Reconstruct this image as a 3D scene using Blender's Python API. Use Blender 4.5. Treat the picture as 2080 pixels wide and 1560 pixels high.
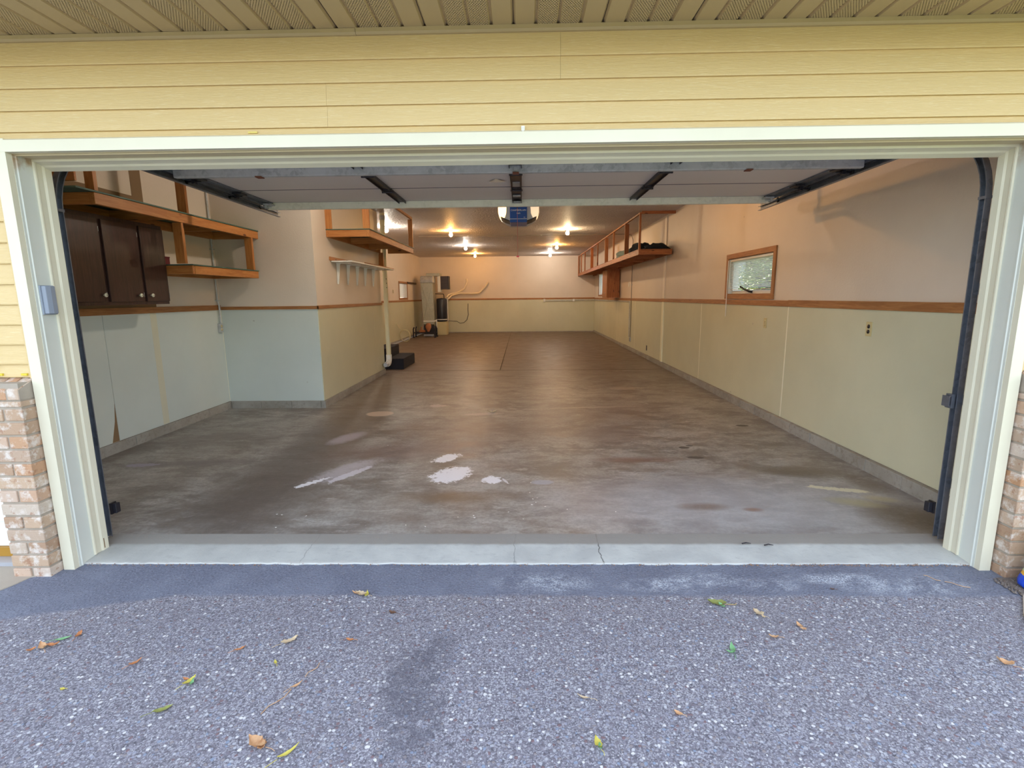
import bpy, bmesh, math, random
from mathutils import Vector, Matrix, noise
random.seed(7)
S = bpy.context.scene
COL = S.collection
for o in list(bpy.data.objects): bpy.data.objects.remove(o)

def lin(h):
    h = h.lstrip('#'); r = [int(h[i:i+2], 16)/255 for i in (0, 2, 4)]
    return tuple((x/12.92 if x <= .04045 else ((x+.055)/1.055)**2.4) for x in r)+(1,)

# ------------------------------------------------------------ camera
cam_d = bpy.data.cameras.new('camera'); cam = bpy.data.objects.new('camera', cam_d); COL.objects.link(cam)
cam_d.sensor_width = 36.0; cam_d.sensor_fit = 'HORIZONTAL'; cam_d.lens = 36.0*1035.87/2080
cam_d.clip_start = .05; cam_d.clip_end = 300
RX = Vector((0.99977099, 0.01902508, -0.00979824))      # camera right, down, forward in world space
RD = Vector((-0.00643664, -0.1693232, -0.98553956))
RF = Vector((-0.02040904, 0.98537693, -0.16916196))
m = Matrix.Identity(4)
for i in range(3):
    m[i][0] = RX[i]; m[i][1] = -RD[i]; m[i][2] = -RF[i]
m[0][3], m[1][3], m[2][3] = 0.0, -2.78, 1.435
cam.matrix_world = m
S.camera = cam

# ------------------------------------------------------------ world, sun, exposure
w = bpy.data.worlds.new('world'); S.world = w; w.use_nodes = True
nt = w.node_tree; nt.nodes.clear()
sky = nt.nodes.new('ShaderNodeTexSky'); sky.sky_type = 'NISHITA'; sky.sun_disc = False
sky.sun_elevation = math.radians(36); sky.sun_rotation = math.radians(0); sky.air_density = 1.0; sky.dust_density = 1.6; sky.ozone_density = 1.0
bg = nt.nodes.new('ShaderNodeBackground'); bg.inputs[1].default_value = 0.60
out = nt.nodes.new('ShaderNodeOutputWorld')
mxs = nt.nodes.new('ShaderNodeMix'); mxs.data_type = 'RGBA'; mxs.inputs[0].default_value = .5; mxs.inputs[7].default_value = (2.7, 2.65, 2.6, 1)   # thin bright overcast veil
nt.links.new(sky.outputs[0], mxs.inputs[6]); nt.links.new(mxs.outputs[2], bg.inputs[0]); nt.links.new(bg.outputs[0], out.inputs[0])
sd = bpy.data.lights.new('sun', 'SUN'); sd.energy = 11.0; sd.angle = math.radians(.6); sd.color = (1, .88, .68)
sun = bpy.data.objects.new('sun', sd); COL.objects.link(sun); sun.rotation_euler = (math.radians(-54), 0, math.radians(4)); sun.location = (0, 20, 20)
S.view_settings.view_transform = 'Standard'; S.view_settings.look = 'None'
S.view_settings.exposure = 0.72; S.view_settings.gamma = 1.0
try: S.view_settings.use_curve_mapping = False
except Exception: pass
LAMP_W = 285.0      # radiance of a warm bulb

# ------------------------------------------------------------ node helpers
class N:
    def __init__(s, name):
        s.m = bpy.data.materials.new(name); s.m.use_nodes = True; s.t = s.m.node_tree
        s.b = s.t.nodes['Principled BSDF']; s.out = s.t.nodes['Material Output']; s._p = None
    def n(s, t, **k):
        x = s.t.nodes.new(t)
        for a, v in k.items(): setattr(x, a, v)
        return x
    def l(s, a, b): s.t.links.new(a, b)
    def pos(s):
        if s._p is None: s._p = s.n('ShaderNodeNewGeometry').outputs['Position']
        return s._p
    def xyz(s):
        x = s.n('ShaderNodeSeparateXYZ'); s.l(s.pos(), x.inputs[0]); return x.outputs
    def scaled(s, v, off=(0, 0, 0)):
        x = s.n('ShaderNodeMapping'); x.inputs['Scale'].default_value = v; x.inputs['Location'].default_value = off
        s.l(s.pos(), x.inputs[0]); return x.outputs[0]
    def noise(s, scale=5, detail=4, rough=.55, vec=None, dist=0, sc=None, off=(0, 0, 0)):
        x = s.n('ShaderNodeTexNoise'); x.inputs['Scale'].default_value = scale; x.inputs['Detail'].default_value = detail
        x.inputs['Roughness'].default_value = rough; x.inputs['Distortion'].default_value = dist
        s.l(s.scaled(sc, off) if sc else (vec or s.pos()), x.inputs['Vector']); return x.outputs['Fac']
    def voro(s, scale, feature='F1', out='Distance', vec=None, rnd=1):
        x = s.n('ShaderNodeTexVoronoi', feature=feature); x.inputs['Scale'].default_value = scale; x.inputs['Randomness'].default_value = rnd
        s.l(vec or s.pos(), x.inputs['Vector']); return x.outputs[out]
    def ramp(s, f, a, b, ca=0, cb=1):
        x = s.n('ShaderNodeMapRange'); x.inputs[1].default_value = a; x.inputs[2].default_value = b
        x.inputs[3].default_value = ca; x.inputs[4].default_value = cb; s.l(f, x.inputs[0]); return x.outputs[0]
    def math(s, op, a, b=None):
        x = s.n('ShaderNodeMath', operation=op)
        for i, v in enumerate((a, b)):
            if v is None: continue
            if isinstance(v, (int, float)): x.inputs[i].default_value = v
            else: s.l(v, x.inputs[i])
        return x.outputs[0]
    def mix(s, f, a, b, blend='MIX'):
        x = s.n('ShaderNodeMix', data_type='RGBA', blend_type=blend)
        for k, v in ((0, f), (6, a), (7, b)):
            if isinstance(v, (int, float)): x.inputs[k].default_value = v
            elif isinstance(v, tuple): x.inputs[k].default_value = v
            elif isinstance(v, str): x.inputs[k].default_value = lin(v)
            else: s.l(v, x.inputs[k])
        return x.outputs[2]
    def bump(s, h, d=.002, st=1.0):
        x = s.n('ShaderNodeBump'); x.inputs['Strength'].default_value = st; x.inputs['Distance'].default_value = d
        s.l(h, x.inputs['Height']); s.l(x.outputs[0], s.b.inputs['Normal']); return x
    def color(s, c):
        if isinstance(c, str): s.b.inputs['Base Color'].default_value = lin(c)
        else: s.l(c, s.b.inputs['Base Color'])
    def set(s, rough=None, metal=None, spec=None):
        if rough is not None:
            if isinstance(rough, (int, float)): s.b.inputs['Roughness'].default_value = rough
            else: s.l(rough, s.b.inputs['Roughness'])
        if metal is not None: s.b.inputs['Metallic'].default_value = metal
        if spec is not None: s.b.inputs['Specular IOR Level'].default_value = spec
        return s
    def rnd(s):
        return s.n('ShaderNodeObjectInfo').outputs['Random']

def simple(name, c, rough=.6, metal=0, c2=None, scale=20, bump=0, bscale=60, spec=None):
    x = N(name); x.set(rough, metal, spec)
    x.color(x.mix(x.noise(scale), c, c2 or c) if c2 else c)
    if bump: x.bump(x.noise(bscale), bump)
    return x.m

def wood(name, ca, cb, axis, rough=.55, knots=True, gs=1.0):
    x = N(name); x.set(rough)
    sc = [14*gs]*3; sc[axis] = 1.2*gs
    ss = [60*gs]*3; ss[axis] = 3*gs
    r = x.rnd()
    g = x.noise(2.2, 4, .6, sc=tuple(sc), dist=1.2)
    f = x.noise(3, 3, .5, sc=tuple(ss))
    c = x.mix(x.ramp(g, .38, .62), ca, cb)
    c = x.mix(x.ramp(f, .35, .75, 0, .35), c, lin(cb), 'MULTIPLY')
    c = x.mix(x.ramp(r, 0, 1, 0, .28), c, lin(cb))
    if knots:
        ks = [9.0]*3; ks[axis] = 3.2
        k = x.voro(1.0, vec=x.scaled(tuple(ks)))
        c = x.mix(x.ramp(k, .08, .14, 1, 0), c, lin('#5a2f1a'))
    x.color(c); x.bump(f, .0006)
    return x.m

MT = {}
def paint(name, c, c2, rough=.6, dirt='#8f887c', bump=.0006):
    x = N(name); x.set(rough)
    c_ = x.mix(x.ramp(x.noise(.9, 5, .6), .35, .7), c, c2)
    spk = x.voro(2.2); spn = x.noise(9, 2)
    d = x.math('MULTIPLY', x.ramp(x.voro(3.1), .02, .045, 1, 0), x.ramp(spn, .48, .56))
    x.color(x.mix(x.math('MULTIPLY', d, .55), c_, dirt))
    x.bump(x.noise(55, 4), bump)
    return x.m
MT['wall_up'] = paint('wall_paint', '#e0d2c2', '#d8c9b8', .5, bump=.0012)
MT['wall_low'] = paint('wainscot_paint', '#d2d9d2', '#c9d0c9', .42)
MT['wall_low2'] = paint('wainscot_cream', '#d4d1b4', '#cac7aa', .42)  # creamier wainscot tone for the right, back and rear left walls
MT['bare_or_shadow'] = simple('bare_or_shadow_board', '#8a6f50', .8, c2='#7d6448', scale=3)
def cl():
    x = N('ceiling_paint'); x.set(.55, spec=.35)
    x.color(x.mix(x.ramp(x.noise(1.3, 4), .35, .7), '#e6dcd8', '#dbd1cd'))
    a = x.noise(26, 3, .6); v = x.voro(22, 'SMOOTH_F1')
    x.bump(x.math('ADD', x.ramp(a, .45, .6), x.ramp(v, .1, .5)), .012, 1.0)
    return x.m
MT['ceiling'] = cl()

def spots(x, base, lst, nz):
    """stains with their own outline: lst of (X, Y, rx, ry, rot, colour, strength, rag)"""
    xyz = x.xyz(); c = base
    for (cx, cy, rx, ry, rot, colr, st, rag) in lst:
        dx = x.math('SUBTRACT', xyz[0], cx); dy = x.math('SUBTRACT', xyz[1], cy)
        ca, sa = math.cos(rot), math.sin(rot)
        u = x.math('DIVIDE', x.math('ADD', x.math('MULTIPLY', dx, ca), x.math('MULTIPLY', dy, sa)), rx)
        v = x.math('DIVIDE', x.math('SUBTRACT', x.math('MULTIPLY', dy, ca), x.math('MULTIPLY', dx, sa)), ry)
        d = x.math('ADD', x.math('MULTIPLY', u, u), x.math('MULTIPLY', v, v))
        d = x.math('ADD', d, x.math('MULTIPLY', x.math('SUBTRACT', nz, .5), rag[0]))
        f = x.ramp(d, 1-rag[1], 1+rag[1], st, 0)
        c = x.mix(f, c, lin(colr))
    return c

def floor_mat():
    x = N('garage_concrete')
    big = x.noise(.8, 5, .6); mid = x.noise(3.0, 6, .65, sc=(1, 1.6, 1)); fine = x.noise(40, 4, .7); st = x.noise(4, 6, .7, sc=(.8, 3.2, 1), dist=.6)
    c = x.mix(x.ramp(big, .35, .65), '#b0ada6', '#9b9891')
    c = x.mix(x.ramp(mid, .43, .62, 0, .85), c, lin('#7a7068'))
    c = x.mix(x.ramp(st, .5, .72, 0, .5), c, lin('#c4c0ba'))
    mot = x.noise(1.7, 8, .72, sc=(1, 1.4, 1), dist=.4, off=(4, 2, 0)); c = x.mix(x.ramp(mot, .48, .6, 0, .7), c, lin('#6c645c'))
    sc2 = x.noise(2.6, 8, .75, sc=(1, 2.2, 1), off=(9, 1, 0)); c = x.mix(x.ramp(sc2, .56, .66, 0, .55), c, lin('#cbc8c4'))
    c = x.mix(x.ramp(fine, .42, .66, 0, .4), c, lin('#6a615a'))
    # the rear of the slab is more worn, with warm lamp light mixed into the brown
    yy = x.xyz()[1]
    c = x.mix(x.ramp(yy, 4.0, 8.5, 0, .85), c, x.mix(x.ramp(st, .35, .7), '#543f31', '#765e4b'))
    nz = x.math('ADD', x.math('MULTIPLY', x.noise(7, 5, .7), .5), x.math('MULTIPLY', x.noise(26, 5, .75), .62))
    W = '#f4f5fa'; R1 = (4.2, .15); SF = (1.8, .9)
    L = [(1.5, .62, 1.2, .50, 0, '#b9bcc2', .55, (1.8, .95)), (-.4, 2.6, 1.0, .5, 0, '#7c6a60', .5, (2.5, .9)), (.9, 3.3, .8, .7, .3, '#786860', .5, (2.5, .9)), (-1.95, .75, .42, .75, .1, '#625850', .9, SF), (-2.0, 2.4, .36, 1.5, .05, '#665b54', .85, SF), (-2.15, 4.4, .3, 1.2, .0, '#6a5e56', .7, SF),
         (-.5, .72, .4, .10, 0, '#74624f', .7, SF), (1.0, 1.56, .33, .07, 0, '#7a5c52', .75, SF),
         (-1.1, 1.85, .7, .28, .2, '#75635f', .7, SF), (.85, 2.37, .35, .35, 0, '#786a66', .6, SF),
         (2.25, 1.25, .35, .12, -.15, '#665c4e', .8, SF), (2.5, .35, .25, .28, 0, '#5c4a32', .85, SF),
         (1.24, .55, .16, .06, 0, '#7a665a', .8, SF), (1.55, .5, .06, .03, 0, '#8a6c5c', .8, SF),
         (-2.95, 1.5, .5, .08, .1, '#706866', .7, SF), (-3.2, 2.3, .5, .25, .4, '#7c746e', .6, SF),
         (2.35, .86, .22, .045, -.3, '#dcd8bc', .9, R1), (2.30, .62, .16, .07, -.3, '#b0a878', .6, SF), (2.52, .68, .10, .05, -.3, '#b5ac80', .6, SF), (2.62, .95, .12, .16, 0, '#5c4a32', .6, SF),
         (-1.50, 1.30, .14, .36, -.55, '#c8c4cc', .6, (4.5, .5)), (-1.66, 1.03, .17, .04, .9, W, .9, R1), (-1.42, 1.22, .05, .24, -.5, '#e0dee6', .7, R1),
         (-1.82, 2.3, .12, .25, -.4, '#c0bac8', .55, (2.5, .5)), (-1.78, 3.4, .17, .14, 0, '#c8b6a6', .85, (.6, .15)),
         (-1.12, 3.85, .14, .1, 0, '#c2bab8', .7, R1), (-.5, 3.35, .25, .07, .1, '#c0b6b2', .6, R1),
         (.15, 1.02, .09, .05, 0, '#a8b0be', .7, (1.2, .3)), (-3.35, 1.46, .16, .05, .1, '#a49cb4', .7, R1),
         (-.69, 1.63, .09, .18, -.7, W, .95, R1), (-.585, 1.20, .16, .22, -.5, W, .95, R1), (-.25, 1.08, .085, .09, -.2, W, .95, R1),
         (-.14, 1.05, .012, .09, .4, W, .6, R1),
         (1.53, 1.92, .05, .035, 0, '#4a4644', .9, (.3, .2)), (1.60, 1.98, .035, .02, 0, '#504c4a', .8, (.3, .2)),
         (1.54, 1.62, .075, .035, -.1, '#4c4846', .9, (.3, .2)), (2.42, 2.73, .07, .04, 0, '#3c342c', .95, (.3, .2)),
         (1.62, 5.05, .3, .12, .1, '#b0a49a', .6, R1), (.9, 3.7, .7, .03, .1, '#beb4aa', .5, R1)]
    c = spots(x, c, L, nz)
    # small paint chips
    ch = x.math('MULTIPLY', x.ramp(x.voro(9), .03, .05, 1, 0), x.ramp(x.noise(1.7, 2), .55, .6))
    ch = x.math('MULTIPLY', ch, x.ramp(yy, 3.4, 4.2, 1, 0))
    c = x.mix(ch, c, lin('#e6e6ea'))
    x.color(c); x.set(x.ramp(mid, .3, .7, .55, .35))
    x.bump(x.math('ADD', fine, mid), .0012)
    return x.m
MT['floor'] = floor_mat()
def apron_mat():
    x = N('threshold_concrete'); x.set(.75)
    c = x.mix(x.ramp(x.noise(4, 5), .35, .65), '#c6c9c4', '#b2b5b2')
    c = x.mix(x.ramp(x.noise(16, 5, .7, sc=(1, 2, 1)), .55, .7, 0, .5), c, lin('#a2a4a4'))
    X, Y = x.xyz()[0], x.xyz()[1]
    wob = x.math('MULTIPLY', x.math('SUBTRACT', x.noise(14, 3), .5), .05)
    for cx in (.44, -1.25, -.05):
        d = x.math('ABSOLUTE', x.math('ADD', x.math('SUBTRACT', X, cx), wob))
        c = x.mix(x.ramp(d, .0015, .004, .85 if cx > .3 else .4, 0), c, lin('#4b4a48'))
    c = x.mix(x.ramp(x.math('ADD', Y, x.math('MULTIPLY', x.math('SUBTRACT', x.noise(9, 4), .5), .03)), .015, .04, 0, .85), c, lin('#8a847c'))
    c = x.mix(x.ramp(X, -2.3, -.6, .35, 0), c, lin('#9a9a92'))
    c = x.mix(x.ramp(x.math('ADD', Y, x.math('MULTIPLY', x.noise(20, 4), .05)), -.135, -.12, .45, 0), c, lin('#cfccc4'))
    x.color(c); x.bump(x.noise(60, 4), .0012); return x.m
MT['apron'] = apron_mat()
def asphalt():
    x = N('asphalt'); x.set(.8)
    X, Y = x.xyz()[0], x.xyz()[1]
    wv = x.n('ShaderNodeVectorMath', operation='ADD'); nn = x.n('ShaderNodeTexNoise'); nn.inputs['Scale'].default_value = 30
    x.l(x.pos(), nn.inputs['Vector']); ms = x.n('ShaderNodeVectorMath', operation='SCALE'); ms.inputs[3].default_value = .012
    x.l(nn.outputs['Color'], ms.inputs[0]); x.l(x.pos(), wv.inputs[0]); x.l(ms.outputs[0], wv.inputs[1]); V = wv.outputs[0]
    va = x.n('ShaderNodeTexVoronoi'); va.inputs['Scale'].default_value = 62; x.l(V, va.inputs['Vector'])
    vb = x.n('ShaderNodeTexVoronoi'); vb.inputs['Scale'].default_value = 120; x.l(V, vb.inputs['Vector'])
    def cell(v, ch):
        s_ = x.n('ShaderNodeSeparateColor'); x.l(v.outputs['Color'], s_.inputs[0]); return s_.outputs[ch]
    dens = x.ramp(x.noise(.9, 3), .3, .7, .55, .8)
    dens = x.math('ADD', dens, x.ramp(X, -2.6, 1.4, -.18, .14))
    pebA = x.math('MULTIPLY', x.math('LESS_THAN', cell(va, 0), dens), x.ramp(va.outputs['Distance'], .34, .44, 1, 0))
    pebB = x.math('MULTIPLY', x.math('LESS_THAN', cell(vb, 0), dens), x.ramp(vb.outputs['Distance'], .34, .46, 1, 0))
    tar = x.mix(x.ramp(x.noise(75, 5, .7), .35, .65), '#55545d', '#85838d')
    vc = x.n('ShaderNodeTexVoronoi'); vc.inputs['Scale'].default_value = 210; x.l(V, vc.inputs['Vector'])
    tar = x.mix(x.math('MULTIPLY', x.math('GREATER_THAN', cell(vc, 0), .62), .6), tar, x.mix(cell(vc, 1), '#7d7b88', '#c2c4cc'))
    pc = x.n('ShaderNodeValToRGB'); e = pc.color_ramp.elements
    pc.color_ramp.interpolation = 'CONSTANT'
    for i, (p, h) in enumerate(((0, '#9092a0'), (.22, '#76727c'), (.40, '#a8aab2'), (.56, '#8c8688'), (.66, '#7c686c'), (.74, '#8490a4'), (.82, '#b8bac0'), (.90, '#d2d2d2'))):
        el = e[i] if i < 2 else e.new(p)
        el.position = p; el.color = lin(h)
    x.l(cell(va, 1), pc.inputs[0])
    c = x.mix(x.math('MULTIPLY', pebB, .9), tar, x.mix(cell(vb, 2), '#7e7c85', '#b4b6bc'))
    c = x.mix(pebA, c, pc.outputs[0])
    big = x.noise(1.1, 4)
    c = x.mix(x.ramp(big, .5, .75, 0, .35), c, lin('#807a7c'), 'MIX')
    # oil-dark patch
    nz = x.noise(14, 6, .75)
    c = spots(x, c, [(-.42, -1.1, .10, .26, .2, '#555560', .62, (7.0, .8)), (-.36, -.86, .06, .10, 0, '#555560', .5, (6.0, .8))], nz)
    # sealed band against the slab
    sb = x.math('ADD', Y, x.math('MULTIPLY', x.math('SUBTRACT', x.noise(6, 4), .5), .05))
    left = x.ramp(X, -2.9, -1.75, .33, 0)
    f = x.ramp(x.math('ADD', sb, left), -.47, -.44, 0, 1)
    seal = x.mix(x.ramp(x.noise(90, 3), .35, .7), '#606677', '#7a8091')
    seal = x.mix(x.ramp(x.noise(3, 4), .45, .7, 0, .5), seal, lin('#8a92a2'))
    c = x.mix(x.math('MULTIPLY', f, .9), c, seal)
    wn = x.math('MULTIPLY', x.ramp(x.noise(7, 6, .8, off=(2, 5, 0)), .42, .6), x.ramp(x.noise(130, 3, .6), .40, .58))
    for (cx, cy, rx, ry) in ((1.93, -.35, .27, .08), (.95, -.31, .16, .05), (.72, -.36, .2, .05), (1.25, -.36, .12, .05), (.1, -.34, .2, .08), (1.6, -.3, .2, .04)):
        u = x.math('DIVIDE', x.math('SUBTRACT', X, cx), rx); v = x.math('DIVIDE', x.math('SUBTRACT', Y, cy), ry)
        d = x.math('ADD', x.math('MULTIPLY', u, u), x.math('MULTIPLY', v, v))
        c = x.mix(x.math('MULTIPLY', x.ramp(d, .1, 2.2, .85, 0), wn), c, lin('#d0d8e2'))
    x.color(c)
    x.bump(x.math('ADD', x.math('MULTIPLY', pebA, .6), x.noise(110, 4)), .003, .9)
    return x.m
MT['asphalt'] = asphalt()
def curbm():
    x = N('curb_block'); x.set(.85)
    c = x.mix(x.ramp(x.noise(3, 6, .65), .35, .7), '#a5a097', '#8a8378')
    c = x.mix(x.ramp(x.noise(26, 5, .7), .52, .7, 0, .6), c, lin('#6d6253'))
    c = x.mix(x.ramp(x.rnd(), 0, 1, 0, .25), c, lin('#b5b0a6'))
    x.color(c); x.bump(x.noise(50, 5, .7), .003); return x.m
MT['curb'] = curbm()
def siding(name, a, b):
    x = N(name); x.set(.5)
    s1 = x.noise(2.4, 5, .6, sc=(2.2, 1, 26), dist=1.6); s2 = x.noise(2, 3, .5, sc=(9, 1, 120), dist=.8)
    c = x.mix(x.ramp(x.rnd(), 0, 1, 0, .25), x.mix(x.ramp(x.noise(.6, 3), .3, .7), a, b), lin(b))
    c = x.mix(x.ramp(s2, .56, .72, 0, .35), c, lin('#e8d9b0'))
    x.color(c); x.bump(x.math('ADD', s1, x.math('MULTIPLY', s2, .6)), .0022, .8); return x.m
MT['siding'] = siding('siding_vinyl', '#d8bd88', '#d2b782')
def trimm():
    x = N('trim_white'); x.set(.4)
    c = x.mix(x.ramp(x.noise(2, 4), .35, .7), '#dfd9c2', '#d7d1b9')
    c = x.mix(x.math('MULTIPLY', x.ramp(x.voro(6), .02, .04, 1, 0), x.ramp(x.noise(5), .5, .6)), c, lin('#9c8a66'))
    x.color(c); return x.m
MT['trim'] = trimm()
def jambm():
    x = N('jamb_paint'); x.set(.38)
    z = x.xyz()[2]
    c = x.mix(x.ramp(x.noise(2, 4), .35, .7), '#d6d8ce', '#cdd0c6')
    c = x.mix(x.math('MULTIPLY', x.ramp(z, 2.02, 2.12, 0, .8), x.ramp(x.noise(12, 5), .42, .6)), c, lin('#a07848'))
    x.color(c); return x.m
MT['jamb'] = jambm()
MT['soffit'] = simple('soffit_vinyl', '#b8a37c', .5, c2='#b09b74', scale=2)
def perf():
    x = N('soffit_vented'); x.set(.5); x.color('#b8a37c')
    X, Y = x.xyz()[0], x.xyz()[1]
    P = .0118; ro = x.math('FLOORED_MODULO', x.math('FLOOR', x.math('DIVIDE', Y, P*.8)), 2.0)
    u = x.math('SUBTRACT', x.math('FRACT', x.math('ADD', x.math('DIVIDE', X, P), x.math('MULTIPLY', ro, .5))), .5)
    v = x.math('MULTIPLY', x.math('SUBTRACT', x.math('FRACT', x.math('DIVIDE', Y, P*.8)), .5), .8)
    d = x.math('SQRT', x.math('ADD', x.math('MULTIPLY', u, u), x.math('MULTIPLY', v, v)))
    nz_ = x.n('ShaderNodeSeparateXYZ'); x.l(x.n('ShaderNodeNewGeometry').outputs['True Normal'], nz_.inputs[0])
    hole = x.math('MULTIPLY', x.math('LESS_THAN', d, .25), x.math('GREATER_THAN', x.math('ABSOLUTE', nz_.outputs[2]), .95))
    tr = x.n('ShaderNodeBsdfTransparent'); mx = x.n('ShaderNodeMixShader')
    x.l(hole, mx.inputs[0]); x.l(x.b.outputs[0], mx.inputs[1]); x.l(tr.outputs[0], mx.inputs[2]); x.l(mx.outputs[0], x.out.inputs[0])
    return x.m
MT['perf'] = perf()
def brick():
    x = N('brick_tan'); x.set(.9)
    r = x.rnd(); pc = x.n('ShaderNodeValToRGB'); e = pc.color_ramp.elements
    for i, (p, h) in enumerate(((0, '#bfa48a'), (.3, '#a98a70'), (.5, '#c2b19f'), (.7, '#b98d68'), (1, '#cbbcae'))):
        el = e[i] if i < 2 else e.new(p)
        el.position = p; el.color = lin(h)
    x.l(r, pc.inputs[0])
    n1 = x.noise(14, 5, .7); n2 = x.noise(22, 5, .7, off=(3, 1, 2))
    c = x.mix(x.ramp(n1, .5, .64, 0, .8), pc.outputs[0], lin('#dcd3c9'))
    c = x.mix(x.ramp(n2, .56, .66, 0, .75), c, lin('#9a6a4e'))
    x.color(c); x.bump(x.noise(40, 5, .7), .004); return x.m
MT['brick'] = brick()
MT['mortar'] = simple('mortar', '#b3a797', .95, c2='#9c9082', scale=12, bump=.002)
for i, a in enumerate('xyz'):
    MT['pine_'+a] = wood('pine_'+a, '#c98a4a', '#b26f35', i)
    MT['cedar_'+a] = wood('cedar_'+a, '#b97848', '#9b5c34', i)
    MT['oak_'+a] = wood('oak_trim_'+a, '#b57f4c', '#9c6638', i, knots=False)
    MT['dark_'+a] = wood('dark_stained_'+a, '#4a302a', '#38231f', i, .35, knots=False)
MT['green_ply'] = simple('green_shelf_board', '#4d6a5c', .6, c2='#3c5549', scale=6)
def galv(name, a, b, rough=.42, metal=.75):
    x = N(name); x.set(rough, metal)
    v = x.voro(45, out='Color'); s_ = x.n('ShaderNodeSeparateColor'); x.l(v, s_.inputs[0])
    x.color(x.mix(x.math('MULTIPLY', s_.outputs[0], .8), a, x.mix(x.ramp(x.noise(8, 4), .4, .65), b, a)))
    return x.m
MT['galv'] = galv('galvanised_steel', '#c2c4c4', '#9a9c9c', .5, .15)
MT['conduit_dark'] = simple('weathered_conduit', '#8f877e', .55, .2)
MT['seal'] = simple('dark_seal', '#5c5660', .7)
MT['galv_bounce_lit'] = galv('bounce_lit_steel', '#f0ecdc', '#dcd8c6', .55, .05)  # bounce light on the rear strut painted in as a paler steel
MT['track'] = galv('track_steel', '#7c818b', '#5e636c', .36, .6)
MT['duct'] = galv('duct_sheet_metal', '#b9b8a8', '#a5a394', .4, .6)
MT['door'] = simple('door_back_panel', '#ddd4ce', .55, c2='#d3cac4', scale=2)
MT['darkmetal'] = simple('dark_metal', '#3c383c', .4, .6)
MT['black'] = simple('black_plastic', '#1b1b22', .45, c2='#24242c', scale=8)
MT['carpet'] = simple('black_carpet', '#16161f', .95, c2='#20202b', scale=80, bump=.004, bscale=300)
MT['white'] = simple('white_plastic', '#e9e8e2', .4)
MT['pvc'] = simple('pvc_cream', '#ded6b2', .4)
MT['copper'] = simple('painted_pipe', '#ecdcc0', .5)
MT['grey'] = simple('grey_plastic', '#8f98a6', .5)
MT['ivory'] = simple('ivory_plate', '#cfc08e', .5)
MT['brass'] = simple('golden_threshold', '#a97b22', .45)
MT['rust'] = simple('rust', '#7d4a36', .9)
MT['red'] = simple('red_plastic', '#d23a52', .5)
MT['darkred'] = simple('dark_red_tin', '#6a1f24', .5)
MT['porcelain'] = simple('porcelain', '#e6e0c6', .2)
MT['blue'] = simple('opener_blue', '#1a4b96', .35)
MT['silver'] = simple('opener_silver', '#b7b9c0', .35, .3)
MT['beige'] = simple('beige_enamel', '#cdbf90', .45)
MT['navy'] = simple('navy_enamel', '#23242f', .3)
MT['denim'] = simple('dark_cloth', '#1c2733', .95, c2='#111922', scale=14)
MT['teal'] = simple('grey_teal_cloth', '#6d7c78', .95, c2='#5b6a68', scale=14)
MT['log'] = simple('split_log', '#b87a52', .9, c2='#9a5f3c', scale=30, bump=.003)
MT['iron'] = simple('black_iron', '#262430', .55, .3)
MT['lawn'] = simple('lawn_grass', '#748246', .95, c2='#66743c', scale=3, bump=.02, bscale=30)
MT['leaf'] = simple('tree_leaf', '#9db84a', .6, c2='#4f7a2c', scale=2.5)
MT['bark'] = simple('bark', '#5a4a3a', .95)
MT['walk'] = simple('walk_concrete', '#b5aa9a', .85, c2='#a3988a', scale=5, bump=.001)
MT['shingle'] = simple('roof_shingle', '#5c554e', .95)
MT['shade'] = simple('attic_dark', '#2a241e', .95)
MT['neighbour'] = simple('neighbour_siding', '#c9d3de', .6)
MT['gravel'] = simple('gravel', '#8a8078', .9, c2='#6b6058', scale=60, bump=.01, bscale=120)
def emit(name, col, st, body=None):
    x = N(name); x.b.inputs['Emission Color'].default_value = col; x.b.inputs['Emission Strength'].default_value = st
    x.color('#ffffff'); return x.m
MT['bulb_w'] = emit('bulb_white', (1, .90, .76, 1), LAMP_W*1.35)
MT['bulb_o'] = emit('bulb_amber', (1, .50, .14, 1), LAMP_W*1.2)
MT['bulb_m'] = emit('bulb_warm', (1, .74, .42, 1), LAMP_W)
MT['lens'] = emit('opener_lens_lit', (1, .60, .20, 1), 2.0)
MT['lens2'] = emit('opener_lens_dim', (1, .66, .34, 1), .45)
gl = N('window_glass'); gl.set(.03); gl.b.inputs['Transmission Weight'].default_value = 1; gl.b.inputs['IOR'].default_value = 1.02; gl.color('#f2f8fa'); MT['glass'] = gl.m
sk = N('frosted_pane'); sk.set(.5); sk.b.inputs['Transmission Weight'].default_value = .8; sk.b.inputs['IOR'].default_value = 1.05; sk.color('#eef2f6'); MT['frost'] = sk.m

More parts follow.
